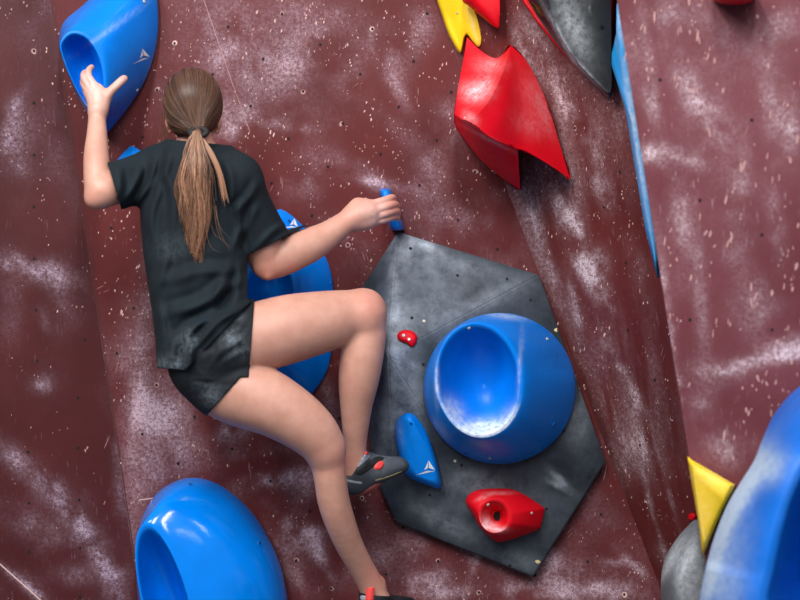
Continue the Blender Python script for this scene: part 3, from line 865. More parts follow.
def nets(f, smooth=2):
    A = f.a; n = np.array(A.shape)
    ins = (A < 0)
    cnt = np.zeros(n - 1, np.int8)
    offs = [(i, j, k) for i in (0, 1) for j in (0, 1) for k in (0, 1)]
    for (i, j, k) in offs: cnt += ins[i:n[0] - 1 + i, j:n[1] - 1 + j, k:n[2] - 1 + k]
    act = (cnt > 0) & (cnt < 8); C = np.argwhere(act); del cnt
    idx = np.full(n - 1, -1, np.int32); idx[act] = np.arange(len(C))
    fv = np.stack([A[C[:, 0] + i, C[:, 1] + j, C[:, 2] + k] for (i, j, k) in offs], 1)
    acc = np.zeros((len(C), 3)); num = np.zeros(len(C))
    O = np.array(offs, float)
    for a in range(8):
        for b in range(a + 1, 8):
            if np.abs(O[a] - O[b]).sum() != 1: continue
            m = (fv[:, a] < 0) != (fv[:, b] < 0)
            t = fv[m, a] / (fv[m, a] - fv[m, b])
            acc[m] += O[a] + t[:, None] * (O[b] - O[a]); num[m] += 1
    V = f.lo + (C + acc / num[:, None]) * f.h
    quads = []
    for ax in range(3):
        b, c = (ax + 1) % 3, (ax + 2) % 3
        s0 = [slice(None)] * 3; s1 = [slice(None)] * 3
        s0[ax] = slice(0, n[ax] - 1); s1[ax] = slice(1, n[ax])
        x = ins[tuple(s0)] != ins[tuple(s1)]
        E = np.argwhere(x)
        E = E[(E[:, b] > 0) & (E[:, c] > 0) & (E[:, b] < n[b] - 1) & (E[:, c] < n[c] - 1)]
        flip = ins[tuple(E.T)]

        def cell(db, dc):
            e = E.copy(); e[:, b] -= db; e[:, c] -= dc; return idx[tuple(e.T)]
        q = np.stack([cell(1, 1), cell(0, 1), cell(0, 0), cell(1, 0)], 1)
        q[~flip] = q[~flip][:, ::-1]
        quads.append(q[(q >= 0).all(1)])
    Q = np.vstack(quads)
    if smooth:
        ed = np.vstack([Q[:, [0, 1]], Q[:, [1, 2]], Q[:, [2, 3]], Q[:, [3, 0]]])
        deg = np.bincount(ed[:, 0], minlength=len(V)) + np.bincount(ed[:, 1], minlength=len(V)); deg = np.maximum(deg, 1)
        for it in range(smooth * 2):
            S = np.stack([np.bincount(ed[:, 0], V[ed[:, 1], i], len(V)) + np.bincount(ed[:, 1], V[ed[:, 0], i], len(V)) for i in range(3)], 1) / deg[:, None]
            V = V + (S - V) * (.5 if it % 2 == 0 else -.51)
    return V, Q


def largest(V, Q):
    """only the biggest connected piece"""
    lab = np.arange(len(V))
    while True:
        m = lab[Q].min(1); new = lab.copy()
        for k in range(4): np.minimum.at(new, Q[:, k], m)
        new = new[new]
        if (new == lab).all(): break
        lab = new
    keep = lab == np.bincount(lab).argmax(); ix = np.cumsum(keep) - 1
    return V[keep], ix[Q[keep[Q].all(1)]]


def blobs(V, lst):
    """sum of soft round marks: (px,py,radius px,strength), measured across the picture plane of the body"""
    u, v = to_px(V); o = np.zeros(len(V))
    for (x, y, r, s) in lst: o += s * np.exp(-((u - x) ** 2 + (v - y) ** 2) / r ** 2)
    return np.clip(o, 0, 1)


# joints: px, py, depth
YH = dict(head=-.40)
foot_at = at(376, 604, -.2)
person = bpy.data.objects.new('person', None); COL.objects.link(person); person.location = foot_at; ROOTLOC['person'] = np.array(foot_at)
tag(person, 'climber with a brown ponytail, dark T-shirt and black shorts on the red wall', 'person')

h = .0032
lo = at(70, 640, -.62); lo = (lo[0] - .05, -.66, lo[2] - .10); hi = (at(425, 0, -.05)[0] + .02, -.04, at(0, 52, -.1)[2])
body = Field(lo, hi, h)
torso = Field(lo, hi, h)
# torso
add_tube(torso, [(192, 178, -.37, 34), (194, 205, -.38, 42), (198, 250, -.39, 37), (203, 290, -.40, 34), (210, 325, -.41, 38), (212, 352, -.41, 36)], .02, flat=.85)
torso.add(ellip(at(197, 172, -.365), (.135, .075, .075), np.eye(3)), .03)
torso.add(ellip(at(160, 172, -.33), (.065, .06, .065)), .03)
torso.add(ellip(at(238, 182, -.41), (.06, .06, .07)), .03)
torso.add(ellip(at(206, 364, -.43), (.092, .10, .095)), .03)
torso.add(ellip(at(222, 348, -.44), (.088, .10, .095)), .03)
add_tube(torso, [(197, 172, -.37, 19), (197, 150, -.375, 16.5), (195, 128, -.38, 16)], .02)           # neck
# head
HC = np.array(at(193, 106, -.375))
torso.add(ellip(HC + (0, 0, .008), (.073, .088, .088)), .012)
torso.add(ellip(HC + (0, .045, -.045), (.055, .055, .07)), .03)                                          # face
torso.add(ellip(HC + (0, .062, -.098), (.026, .026, .02)), .02)                                          # chin
add_fc = lambda p, r, k=.008: torso.add(ellip(HC + np.array(p), r), k)
add_fc((0, .108, -.045), (.011, .016, .012)); torso.add(cone(HC + (0, .094, -.012), HC + (0, .112, -.045), .006, .009), .010)   # nose
add_fc((0, .094, -.070), (.021, .008, .005)); add_fc((0, .094, -.079), (.019, .009, .006))               # lips
for s in (-1, 1):
    add_fc((s * .032, .080, -.008), (.022, .014, .007))                                                    # brow
    torso.add(ellip(HC + (s * .031, .095, -.024), (.014, .010, .009)), .006, 's')                          # eye socket
    torso.add(ellip(HC + (s * .069, .012, -.034), (.009, .019, .030)), .006)                              # ear
    torso.add(ellip(HC + (s * .079, .016, -.030), (.005, .010, .018)), .004, 's')
    torso.add(ellip(HC + (s * .064, .018, -.066), (.007, .009, .009)), .006)
body.blend(torso, .01)
del torso
# left arm (raised)
arm = Field(lo, hi, h)
add_tube(arm, [(160, 171, -.33, 19), (140, 177, -.36, 18), (118, 186, -.42, 17.5), (103, 191, -.455, 15.5)], .012)
add_tube(arm, [(102, 192, -.455, 15), (98, 184, -.45, 13.5), (97, 170, -.435, 13), (96.3, 154, -.415, 12), (97, 134, -.39, 9.8), (97, 118, -.37, 8.2), (98, 110, -.365, 8)], .014)
arm.add(ellip(at(95, 199, -.462), (.026, .026, .026)), .02)
# right arm
add_tube(arm, [(238, 182, -.41, 19), (250, 215, -.385, 19), (262, 245, -.36, 18)], .012)
add_tube(arm, [(262, 246, -.36, 18), (269, 259, -.34, 19), (282, 256, -.33, 19.3), (297, 250, -.315, 18.5), (312, 244, -.30, 16.5), (328, 235, -.28, 13.5), (343, 224, -.262, 11), (352, 218.5, -.25, 10.5)], .014)
arm.add(ellip(at(265, 268, -.352), (.026, .026, .026)), .02); arm.add(ellip(at(267.5, 274, -.362), (.014, .013, .015)), .012)
body.blend(arm, .02)
del arm


def hand(palm, fingers, kp=.012):
    L = [p for t in palm + fingers for q in t for p in [at(*q[:3])]]
    L = np.array(L); hl = L.min(0) - .05; hh = L.max(0) + .05
    hf = Field(lo, hi, h) if False else None
    sl = body.sl(hl, hh); g = body.grid(sl)
    sh = [x.stop - x.start for x in sl]
    pd = np.full(sh, .2, np.float32)
    for t in palm:
        for p in tube(t): pd = smin(pd, p[2](*g), .012)
    fd = np.full(sh, .2, np.float32)
    for t in fingers:
        one = np.full(sh, .2, np.float32)
        for p in tube(t, len(t) * 4, rs_=.94): one = smin(one, p[2](*g), .003)
        fd = smin(fd, one, .0015)
    d = smin(pd, fd, .006)
    body.a[sl] = smin(body.a[sl], d, kp)


# left hand: thumb out to the right, fingers reaching into the hollow
hand([[(98, 112, -.365, 8), (98.7, 103, -.357, 7.4), (98.5, 95, -.350, 7.2)], [(97, 110, -.362, 6), (94, 100, -.352, 5.2), (92.5, 93, -.344, 5.2)], [(101, 108, -.362, 5.5), (104.5, 99, -.353, 4.2), (106.5, 94, -.35, 4)],
      [(97, 95, -.348, 7.5), (96, 90, -.342, 6)]],
     [[(103, 101, -.357, 4.5), (109.5, 92.5, -.353, 4.5), (117, 85, -.345, 4.1), (122.5, 80, -.33, 3.9), (124.5, 78.5, -.322, 3.3)],
      [(98, 93, -.35, 4.6), (93, 84, -.352, 4.1), (88.5, 76.5, -.345, 3.7), (88.8, 70.5, -.325, 3.2), (91.8, 66.8, -.305, 2.6)],
      [(95, 94, -.347, 4.6), (89, 86, -.349, 4.1), (84.5, 78.5, -.342, 3.8), (84, 74, -.315, 3.3), (86.5, 72, -.292, 2.8)],
      [(93, 96, -.344, 4.4), (87.5, 89.5, -.345, 4.0), (84, 83.5, -.336, 3.7), (83.5, 80, -.312, 3.2), (86, 78.5, -.29, 2.7)],
      [(91, 99, -.341, 4.0), (87.5, 94, -.341, 3.6), (85.5, 89.5, -.332, 3.3), (85.5, 87, -.312, 2.9), (87, 86, -.295, 2.5)]])
for (p0, p1) in (((98.5, 103, -.368), (98.5, 92, -.357)), ((96, 104, -.366), (94.5, 93, -.355)), ((93.8, 104, -.361), (92, 95, -.351)), ((102, 106, -.368), (108.5, 94.5, -.361))):
    body.add(cone(at(*p0), at(*p1), .0036, .0050), .006)
# right hand: back of the hand to us, fingers wrapped round the small blue edge
hand([[(352, 218, -.25, 10.2), (360, 214, -.245, 10.5), (370, 212, -.238, 9.5)], [(352, 222, -.246, 8), (362, 221, -.24, 8), (371, 219, -.232, 7.5)], [(352, 213, -.246, 7.5), (360, 207.5, -.24, 7), (369, 207, -.236, 6)]],
     [[(354, 208, -.246, 6), (356.8, 202.6, -.240, 4.9), (364, 202.5, -.208, 4.3), (375, 205, -.175, 4.2), (384, 206, -.150, 3.5)],
      [(368, 206.5, -.236, 5), (376, 203.5, -.236, 4.5), (385, 200.5, -.228, 4.1), (392, 197.8, -.206, 3.7), (394, 200, -.178, 3.4), (395, 203, -.155, 2.9)],
      [(370, 211, -.239, 5), (379, 209, -.24, 4.5), (388, 206, -.23, 4.2), (394.5, 204.5, -.205, 3.8), (397, 206.5, -.178, 3.5), (397, 209, -.152, 3)],
      [(371, 216, -.237, 5), (380, 215, -.237, 4.4), (388, 212.5, -.227, 4.1), (395, 211, -.203, 3.8), (398, 212.5, -.178, 3.4), (398, 214.5, -.153, 2.9)],
      [(370, 221, -.231, 4.6), (379, 220.5, -.23, 4.0), (386.5, 219, -.22, 3.7), (393, 217, -.2, 3.4), (397, 217.5, -.178, 3.1), (397, 219, -.157, 2.6)]])
for (p0, p1) in (((358, 212, -.272), (368, 206.5, -.251)), ((358, 215, -.274), (370, 211, -.254)), ((358, 218, -.272), (371, 216.5, -.252))):
    body.add(cone(at(*p0), at(*p1), .0030, .0056), .006)
# legs
leg = Field(lo, hi, h)
add_tube(leg, [(216, 348, -.43, 36), (236, 342, -.425, 36), (255, 338, -.415, 35), (289, 329, -.39, 34), (321, 322, -.36, 30.5), (345, 316.5, -.335, 26), (360, 315, -.325, 24)], .02)
add_tube(leg, [(361, 316, -.325, 24), (364, 330, -.32, 21.5), (363.5, 345, -.325, 21), (361, 362, -.325, 21), (358.5, 382, -.315, 19.5), (356.5, 402, -.30, 16.3), (355.5, 425, -.28, 13.2), (355, 443, -.262, 11.2), (354.5, 458, -.25, 11.5), (355, 470, -.245, 12)], .016)
leg.add(ellip(at(366, 308, -.315), (.046, .045, .046)), .03)
leg.add(ellip(at(346, 458, -.246), (.012, .016, .018)), .015)
add_tube(leg, [(353, 480, -.245, 11), (370, 472, -.222, 10), (388, 468, -.198, 8), (398, 466, -.186, 5)], .02)
body.blend(leg, .025)
leg.a[:] = .2
add_tube(leg, [(212, 368, -.42, 37), (228, 384, -.425, 36), (248, 394, -.43, 34.5), (272, 404.5, -.435, 31.5), (297, 419.5, -.43, 28), (315, 435, -.42, 24.5), (325, 449, -.41, 20)], .02)
add_tube(leg, [(325, 448, -.41, 19.5), (328, 464, -.40, 16.8), (330.5, 480, -.392, 15.8), (333.5, 500, -.375, 15.6), (339.5, 520, -.35, 15), (348.5, 543, -.31, 13.5), (359, 563, -.272, 12.2), (367.5, 578, -.245, 12), (373, 590, -.228, 12.5), (376, 600, -.22, 13)], .016)
leg.add(ellip(at(380, 583, -.222), (.012, .014, .016)), .018)
add_tube(leg, [(376, 606, -.225, 13), (392, 612, -.19, 11), (408, 616, -.15, 9)], .02)
body.blend(leg, .008)
del leg
V, Q = nets(body, 2)
u, v = to_px(V)
bo = obj('body', V, Q, M['skin'], person, attrs={
    'flush': blobs(V, [(370, 305, 18, .5), (268, 272, 12, .45), (94, 200, 10, .3), (380, 205, 22, .55), (397, 210, 12, .5), (85, 82, 10, .45), (124, 79, 6, .4), (378, 578, 14, .6), (349, 462, 10, .4), (168, 128, 8, .8),
                       (330, 460, 16, .3), (293, 267, 5, .8), (348, 218, 10, .35)]),
    'chalk': blobs(V, [(92, 82, 14, .4), (120, 82, 9, .35), (376, 213, 16, .35), (97, 100, 14, .2)])})
for s, nm in ((-1, 'eye'), (1, 'eye')):
    c = HC + np.array((s * .031, .083, -.024))
    bm = bmesh.new(); bmesh.ops.create_uvsphere(bm, u_segments=16, v_segments=12, radius=.0115)
    VV = [np.array(v_.co) + c for v_ in bm.verts]; FF = [tuple(x.index for x in f.verts) for f in bm.faces]
    e = obj(nm, VV, FF, [M['eye'], M['iris']], person, mat_idx=[1 if (sum(VV[i][1] for i in f) / len(f) - c[1]) > .0098 else 0 for f in FF]); bm.free()


# ------------------------------------------------------------------ clothes
def folds(X, Y, Z, lst):
    """ridge/valley displacement from fold lines given as px segments"""
    d = Y + D; u = 400 + X * F / d; v = 300 - (Z - CZ) * F / d
    out = np.zeros(np.broadcast(u, v).shape, np.float32)
    for (x0, y0, x1, y1, w, amp) in lst:
        L = math.hypot(x1 - x0, y1 - y0); ax, ay = (x1 - x0) / L, (y1 - y0) / L
        t = ((u - x0) * ax + (v - y0) * ay); q = (-(u - x0) * ay + (v - y0) * ax)
        q = q + 2.2 * np.sin(t * .09 + x0)
        tt = np.clip(t / L, -.5, 1.5); win = np.exp(-((tt - .5) / .45) ** 4)
        out += amp * win * (np.exp(-(q / w) ** 2) - .6 * np.exp(-((q - 1.9 * w) / w) ** 2))
    return out


def px_field(f):
    X, Y, Z = f.ax[0][:, None, None], f.ax[1][None, :, None], f.ax[2][None, None, :]
    d = Y + D
    return X, Y, Z, 400 + X * F / d, 300 - (Z - CZ) * F / d


FOLDS = [
    (250, 292, 172, 345, 5, .011), (248, 280, 165, 318, 6, .009), (246, 300, 188, 352, 4, .010), (240, 268, 160, 280, 6, .006), (186, 372, 192, 335, 4.5, .012),
    (172, 366, 168, 330, 5, .007), (158, 300, 166, 240, 5, .005), (150, 240, 158, 185, 4, .005), (170, 150, 158, 190, 4, .006), (168, 165, 176, 240, 4, .005), (190, 290, 175, 235, 7, .004),
    (235, 250, 240, 200, 4, .006), (226, 160, 234, 205, 4, .006), (258, 180, 236, 215, 4, .005), (250, 250, 285, 225, 3.5, .004), (262, 205, 240, 235, 4, .004),
    (128, 200, 140, 165, 3.5, .006), (118, 195, 122, 168, 3.2, .004), (140, 205, 155, 160, 4, .006), (215, 300, 235, 255, 6, .005), (205, 320, 228, 270, 5, .005), (244, 262, 232, 300, 4, .006),
    (160, 355, 162, 300, 4, .005)]


def sub_field(l, u):
    f = Field(l, u, h); i0 = np.maximum(np.floor((np.array(l) - body.lo) / h).astype(int), 0); i1 = np.minimum(np.ceil((np.array(u) - body.lo) / h).astype(int), body.n)
    f.lo = body.lo + i0 * h; f.n = i1 - i0; f.ax = [body.ax[q][i0[q]:i1[q]] for q in range(3)]
    f.a = np.full(f.n, .2, np.float32); f.i0 = i0; f.under = body.a[tuple(slice(x, y) for x, y in zip(i0, i1))]
    return f


slo = (at(98, 0, -.6)[0] - .02, -.66, at(0, 425, -.35)[2] - .02); shi = (at(305, 0, -.3)[0] + .02, -.16, at(0, 125, -.3)[2])
sp = sub_field(slo, shi)
add_tube(sp, [(206, 295, -.405, 34), (210, 325, -.415, 39), (212, 350, -.42, 38)], .02, flat=.9)
sp.add(ellip(at(206, 364, -.43), (.097, .105, .10)), .03)
add_tube(sp, [(214, 348, -.43, 37), (236, 342, -.425, 37.5), (255, 338, -.415, 36.5), (275, 333, -.40, 36)], .02)
sp.add(ellip(at(206, 352, -.45), (.1, .1, .1)), .03)
X, Y, Z, U, VV_ = px_field(sp)
sp.a = smin(sp.a, sp.under - .0055, .012)
spl = sub_field(slo, shi)
add_tube(spl, [(209, 366, -.42, 38), (228, 383, -.425, 37.4), (248, 393, -.43, 36), (268, 402, -.43, 35)], .02)
bump_r = np.exp(-(((VV_ - (378 - .03 * (U - 249))) / 5) ** 2)) * (U > 190)
sp.a -= folds(X, Y, Z, [(250, 318, 205, 362, 3.5, .005), (246, 330, 212, 366, 3, .004), (240, 312, 200, 345, 4, .004), (248, 350, 222, 366, 3, .003), (225, 330, 214, 360, 3, .003)])
sp.a += (.0035 * np.exp(-(((VV_ - (384 + .1 * (U - 215) - .003 * (U - 215) ** 2)) / 2.6) ** 2)) * np.clip((U - 185) / 15, 0, 1)).astype(np.float32)
cut1 = ((U - 251.5) + .075 * (VV_ - 340)) * mpx(-.42)                       # raised right leg hem
cut2 = (((U - 228) * .745 + (VV_ - 391) * .667)) * mpx(-.42)                 # left leg hem
line = VV_ - (377 - .05 * (U - 249))
sp.a = np.maximum(sp.a, np.where(line < 0, cut1, cut2)).astype(np.float32)
spl.a = np.maximum(spl.a, cut2.astype(np.float32)); sp.a = smin(sp.a, spl.a, .004)
sp.a = np.maximum(sp.a, ((296 - VV_) * mpx(-.4)).astype(np.float32))
shorts_a = sp.a.copy()
sp.a = np.maximum(sp.a, -(sp.under + .004))
V, Q = nets(sp, 1)
obj('shorts', V, Q, M['shorts'], person, attrs={'chalk': blobs(V, [(232, 338, 9, .6), (238, 315, 6, .5), (213, 398, 10, .5), (200, 385, 16, .2), (240, 350, 14, .25)])})
del spl

sh = sub_field(slo, shi)
add_tube(sh, [(192, 180, -.375, 46), (192, 205, -.38, 51), (195, 245, -.39, 51.5), (200, 285, -.405, 50.5), (203, 318, -.42, 49), (207, 345, -.43, 50), (209, 372, -.435, 51.5)], .02, flat=.82)
sh.add(ellip(at(195, 171, -.37), (.150, .085, .085)), .03)
add_tube(sh, [(196, 172, -.372, 26), (196, 155, -.377, 22), (196, 138, -.38, 20)], .03)
add_tube(sh, [(166, 172, -.33, 24), (142, 178, -.355, 23), (125, 183, -.40, 23), (104, 190, -.45, 24)], .025)
add_tube(sh, [(234, 182, -.41, 24), (250, 212, -.385, 24), (264, 240, -.36, 25), (275, 262, -.34, 26)], .025)
sh.a = smin(sh.a, sh.under - .009, .015)
sh.a = smin(sh.a, shorts_a - .006, .012)
sh.a -= 1.7 * folds(X, Y, Z, FOLDS)
sh.a = np.maximum(sh.a, -(np.minimum(sh.a + .011, 1)))
hem = np.maximum(VV_ - (369 + .08 * (U - 170)), ((VV_ - 371) + 1.05 * (U - 185)) / 1.45) * mpx(-.4)
neck = -(((VV_ - 142) - .10 * (U - 196)) * mpx(-.38)) + 0 * Y
nl = np.where((np.abs(U - 196) < 34), neck, -.1)
pL0 = np.array(at(113, 187, -.42)); dL = np.array(at(100, 191, -.46)) - np.array(at(130, 182, -.39)); dL[2] += .02; dL /= np.linalg.norm(dL)
cutL = (X - pL0[0]) * dL[0] + (Y - pL0[1]) * dL[1] + (Z - pL0[2]) * dL[2]
cutL = np.where((U < 150), np.maximum(cutL * 0 - 1, np.maximum(107.5 + (VV_ - 163) * .30 - U, np.minimum(114 - U, 162 - VV_)) * mpx(-.43)), -.1)
pR0 = np.array(at(266.5, 246, -.36)); dR = np.array((.45, .06, -.89)); dR /= np.linalg.norm(dR)
cutR = (X - pR0[0]) * dR[0] + (Y - pR0[1]) * dR[1] + (Z - pR0[2]) * dR[2]
cutR = np.where((U > 247.5) & (VV_ < 300), cutR, -.1)
for c in (hem, nl, cutL, cutR): sh.a = np.maximum(sh.a, c.astype(np.float32))
V, Q = nets(sh, 1)
obj('t_shirt', V, Q, M['shirt'], person, attrs={'chalk': blobs(V, [(186, 345, 10, .35), (175, 365, 10, .5), (170, 250, 14, .15), (160, 366, 10, .4), (190, 335, 8, .3)])})['label'] = 'dark teal-black cotton T-shirt, loose at the hem'
del sh, sp, X, Y, Z, U, VV_


# ------------------------------------------------------------------ hair
def strands(name, paths, radii, mat, parent, k=4, shade=None, extra=None):
    V = []; Fc = []; A = []; b = 0
    for pi, (P, R) in enumerate(zip(paths, radii)):
        P = np.asarray(P); T = np.gradient(P, axis=0); T /= np.linalg.norm(T, axis=1)[:, None] + 1e-9
        ref = np.array((0.3, -1, 0.2)); s = np.cross(T, ref); s /= np.linalg.norm(s, axis=1)[:, None] + 1e-9; w = np.cross(T, s)
        m = len(P)
        for i in range(k):
            a = 2 * math.pi * i / k; V.append(P + (s * math.cos(a) + w * math.sin(a)) * np.asarray(R)[:, None])
        for i in range(k):
            j = (i + 1) % k
            q = np.arange(m - 1); Fc.append(np.stack([b + i * m + q, b + j * m + q, b + j * m + q + 1, b + i * m + q + 1], 1))
        A += [shade[pi]] * (m * k); b += m * k
    V = np.vstack(V); Fc = np.vstack(Fc); A = np.array(A)
    if extra is not None:
        eV, eF, eA = extra; Fc = np.vstack([Fc, eF + len(V)]); V = np.vstack([V, eV]); A = np.concatenate([A, np.full(len(eV), eA)])
    return obj(name, V, Fc, mat, parent, attrs={'strand': A})


TIE = np.array(at(197.5, 132, -.475)); HCr = HC + np.array((0, -.004, .006)); HR = np.array((.0815, .098, .1))
cap = Field(HC - .14, HC + .14, .003)
cap.add(ellip(HCr, HR * .975), .01)
cap.add(cone(HCr + (0, -.03, -.04), TIE + (0, .012, 0), .052, .014), .03)
Xc, Yc, Zc = cap.ax[0][:, None, None], cap.ax[1][None, :, None], cap.ax[2][None, None, :]
# hairline: face side and nape removed
facecut = (Yc - (HC[1] + .035)) + .45 * (HC[2] + .03 - Zc) * (Zc < HC[2] + .03)
cap.a = np.maximum(cap.a, facecut.astype(np.float32) + 0 * Xc)
cap.a = np.maximum(cap.a, ((HC[2] - .085) - Zc + 0 * Xc + 0 * Yc).astype(np.float32))
cV, cQ = nets(cap, 1)
capT = BVHTree.FromPolygons([Vector(p) for p in cV], [tuple(int(i) for i in q) for q in cQ])
paths = []; radii = []; shd = []
for i in range(1150):
    # start on the hairline around the head, run over the cap to the tie
    ph = rng.uniform(-.62, 1.0) * math.pi if rng.random() < .5 else rng.uniform(0, 2 * math.pi)
    st = HCr + HR * np.array((math.cos(ph), .18 + .42 * rng.random(), math.sin(ph))) * 1.0
    if rng.random() < .45:
        th = rng.uniform(0, 2 * math.pi); rr = rng.uniform(.3, 1.); st = HCr + HR * np.array((math.cos(th) * rr, -.3 + .3 * rng.random(), math.sin(th) * rr))
    if st[2] < HC[2] - .07: continue
    P = []
    for t in np.linspace(0, 1, 14):
        p = st + (TIE - st) * t
        c0 = HCr + (TIE - HCr) * .55 * t
        nr = capT.find_nearest(Vector(c0 + (p - c0) / (np.linalg.norm(p - c0) + 1e-6) * .13))
        n = nr[1] if nr[1].dot(Vector(p - HCr)) > 0 else -nr[1]
        sur = np.array(nr[0]) + np.array(n) * (.0012 + .0016 * math.sin(i * 2.4) * (1 - t))
        P.append(sur * (1 - t ** 6) + TIE * t ** 6)
    P = np.array(P); P[1:-1] = (P[:-2] + P[1:-1] * 2 + P[2:]) / 4
    paths.append(P); radii.append(np.full(14, .0011) * np.linspace(.5, 1, 14)); shd.append(rng.random() ** 1.6 * .9)
# loose wisps by the left ear
for i in range(16):
    s0 = np.array(at(168 + rng.normal() * 2, 112 + rng.normal() * 5, -.36)); P = [s0, s0 + (-.008 + .004 * rng.normal(), .01, -.03), s0 + (-.012 + .008 * rng.normal(), .015, -.07 - .02 * rng.random())]
    paths.append(crv(P, 10)); radii.append(np.full(10, .0006)); shd.append(.6)
hair = strands('hair', paths, radii, M['hair'], person, shade=shd, extra=(cV, cQ, .12))
hair['label'] = 'brown hair pulled back smooth over the head'

# ponytail
prof = np.array([(131, 197, 3.5), (140, 196.5, 8), (152, 196, 12.5), (166, 196.5, 16), (182, 197, 18), (198, 198, 18.5), (214, 197.5, 16.5), (230, 196.5, 13.5), (246, 195.5, 11), (258, 195.5, 8.5), (268, 195.5, 5)], float)
paths = []; radii = []; shd = []
for i in range(720):
    if i % 18 == 0: LK = dict(a=max(-.95, min(.95, rng.normal() * .5)), ph=rng.uniform(0, 6.28), wv=rng.uniform(1., 4.6), fr=rng.uniform(.05, .085), y=rng.normal() * 9, s=rng.random())
    a = LK['a'] + rng.normal() * .10; a = max(-1.05, min(1.05, a)); dz = rng.uniform(.35, 1) * math.sqrt(max(0, 1 - min(1, abs(a)) ** 2))
    y1 = min(268, 258 + LK['y'] - abs(rng.normal()) * 14 - 34 * a * a); ph = LK['ph'] + rng.normal() * .25; wv = LK['wv'] + rng.normal() * .4; P = []; fr = LK['fr']
    ys = np.linspace(131, max(y1, 175), 24)
    for y in ys:
        cx = np.interp(y, prof[:, 0], prof[:, 1]); w = np.interp(y, prof[:, 0], prof[:, 2]) * (1 if y < 200 else 1 + .12 * (y - 200) / 60)
        x = cx + a * w + wv * math.sin((y - 131) * fr + ph) * min(1, (y - 131) / 50)
        Yb = -.487 - .022 * math.sin(min(1, (y - 131) / 45) * math.pi * .5) + .012 * np.clip((y - 200) / 60, 0, 1) - .0013 * w * dz
        P.append(at(x, y, Yb))
    paths.append(np.array(P)); radii.append(np.linspace(1, .3, 24) * .0014); shd.append(float(np.clip(.75 * LK['s'] ** 2 + .4 * rng.random() ** 2 - .02 + (.14 if abs(a) < .35 else 0), 0, 1)))
for i in range(46):                                                       # a lock falling outside on the right
    dx = rng.normal() * 1.6; e = rng.normal() * 5; P = [at(198 + dx * .3, 133, -.487), at(209 + dx, 150, -.497), at(219 + dx, 172, -.50), at(224 + dx * 1.5 + .1 * e, 196 + e, -.495)]
    paths.append(crv(P, 18)); radii.append(np.linspace(1, .3, 18) * .0012); shd.append(float(np.clip(.35 + .5 * rng.random(), 0, 1)))
for i in range(6):                                                       # flyaway ends
    x0 = 200 + rng.normal() * 12; y0 = 195 + rng.random() * 25; s = 1 if rng.random() < .7 else -1
    P = [at(x0, y0, -.50), at(x0 + s * 3, y0 + 20, -.508), at(x0 + s * 8, y0 + 34, -.505), at(x0 + s * (12 + 6 * rng.random()), y0 + 38 + 6 * rng.random(), -.50)]
    paths.append(crv(P, 14)); radii.append(np.linspace(1, .2, 14) * .0006); shd.append(.6)
core = Field(np.array(at(170, 275, -.58)) + (0, 0, 0), np.array(at(232, 125, -.42)), .003)
add_tube(core, [(x, y, -.487 - .018 * math.sin(min(1, (y - 131) / 45) * 1.57) + .012 * max(0, min(1, (y - 200) / 60)), w * .62) for (y, x, w) in prof if y < 250], .006, flat=.45)
kV, kQ = nets(core, 1)
pt = strands('ponytail', paths, radii, M['pony'], hair, shade=shd, extra=(kV, kQ, .12))
pt['label'] = 'long light brown ponytail hanging down the back'
# hair tie: a torus around the root
R1, r1 = .0165, .0075; tv = []; tf = []
for i in range(28):
    for j in range(12):
        A_ = 2 * math.pi * i / 28; B_ = 2 * math.pi * j / 12; rr_ = R1 + r1 * math.cos(B_)
        p = Vector((rr_ * math.cos(A_) * 1.25, r1 * math.sin(B_), rr_ * math.sin(A_) * .9))
        p = Matrix.Rotation(math.radians(-38), 3, 'X') @ p
        tv.append(Vector(TIE + np.array((.003, -.004, -.001))) + p); tf.append((i * 12 + j, ((i + 1) % 28) * 12 + j, ((i + 1) % 28) * 12 + (j + 1) % 12, i * 12 + (j + 1) % 12))
obj('hair_tie', tv, tf, M['tie'], hair)['label'] = 'black hair tie'


# ------------------------------------------------------------------ climbing shoes
def shoe(chain, sole_chain, cut_p, cut_d, sub, fieldbox, label):
    f = sub_field(*fieldbox)
    for c, fl in chain: add_tube(f, c, .014, flat=fl)
    f.a = smin(f.a, f.under - .0045, .006)
    X, Y, Z, U, VV_ = px_field(f)
    c = (X - cut_p[0]) * cut_d[0] + (Y - cut_p[1]) * cut_d[1] + (Z - cut_p[2]) * cut_d[2]
    if sub:
        c2 = Z - sub; c = np.maximum(np.minimum(c, c2 + 0 * c), Z - at(0, 449.5, -.25)[2])
    up = np.maximum(f.a, c.astype(np.float32))
    upf = f.a.copy(); f.a = up
    V, Q = largest(*nets(f, 1))
    u, v = to_px(V)
    so = obj('climbing_shoe', V, Q, M['shoe'], person, attrs={'chalk': blobs(V, [(345, 480, 5, .25), (385, 462, 14, .25)])}); so['label'] = label
    f.a[:] = .2
    for c in sole_chain: add_tube(f, c, .01)
    V, Q = nets(f, 1); obj('sole', V, Q, M['sole'], so)
    return so


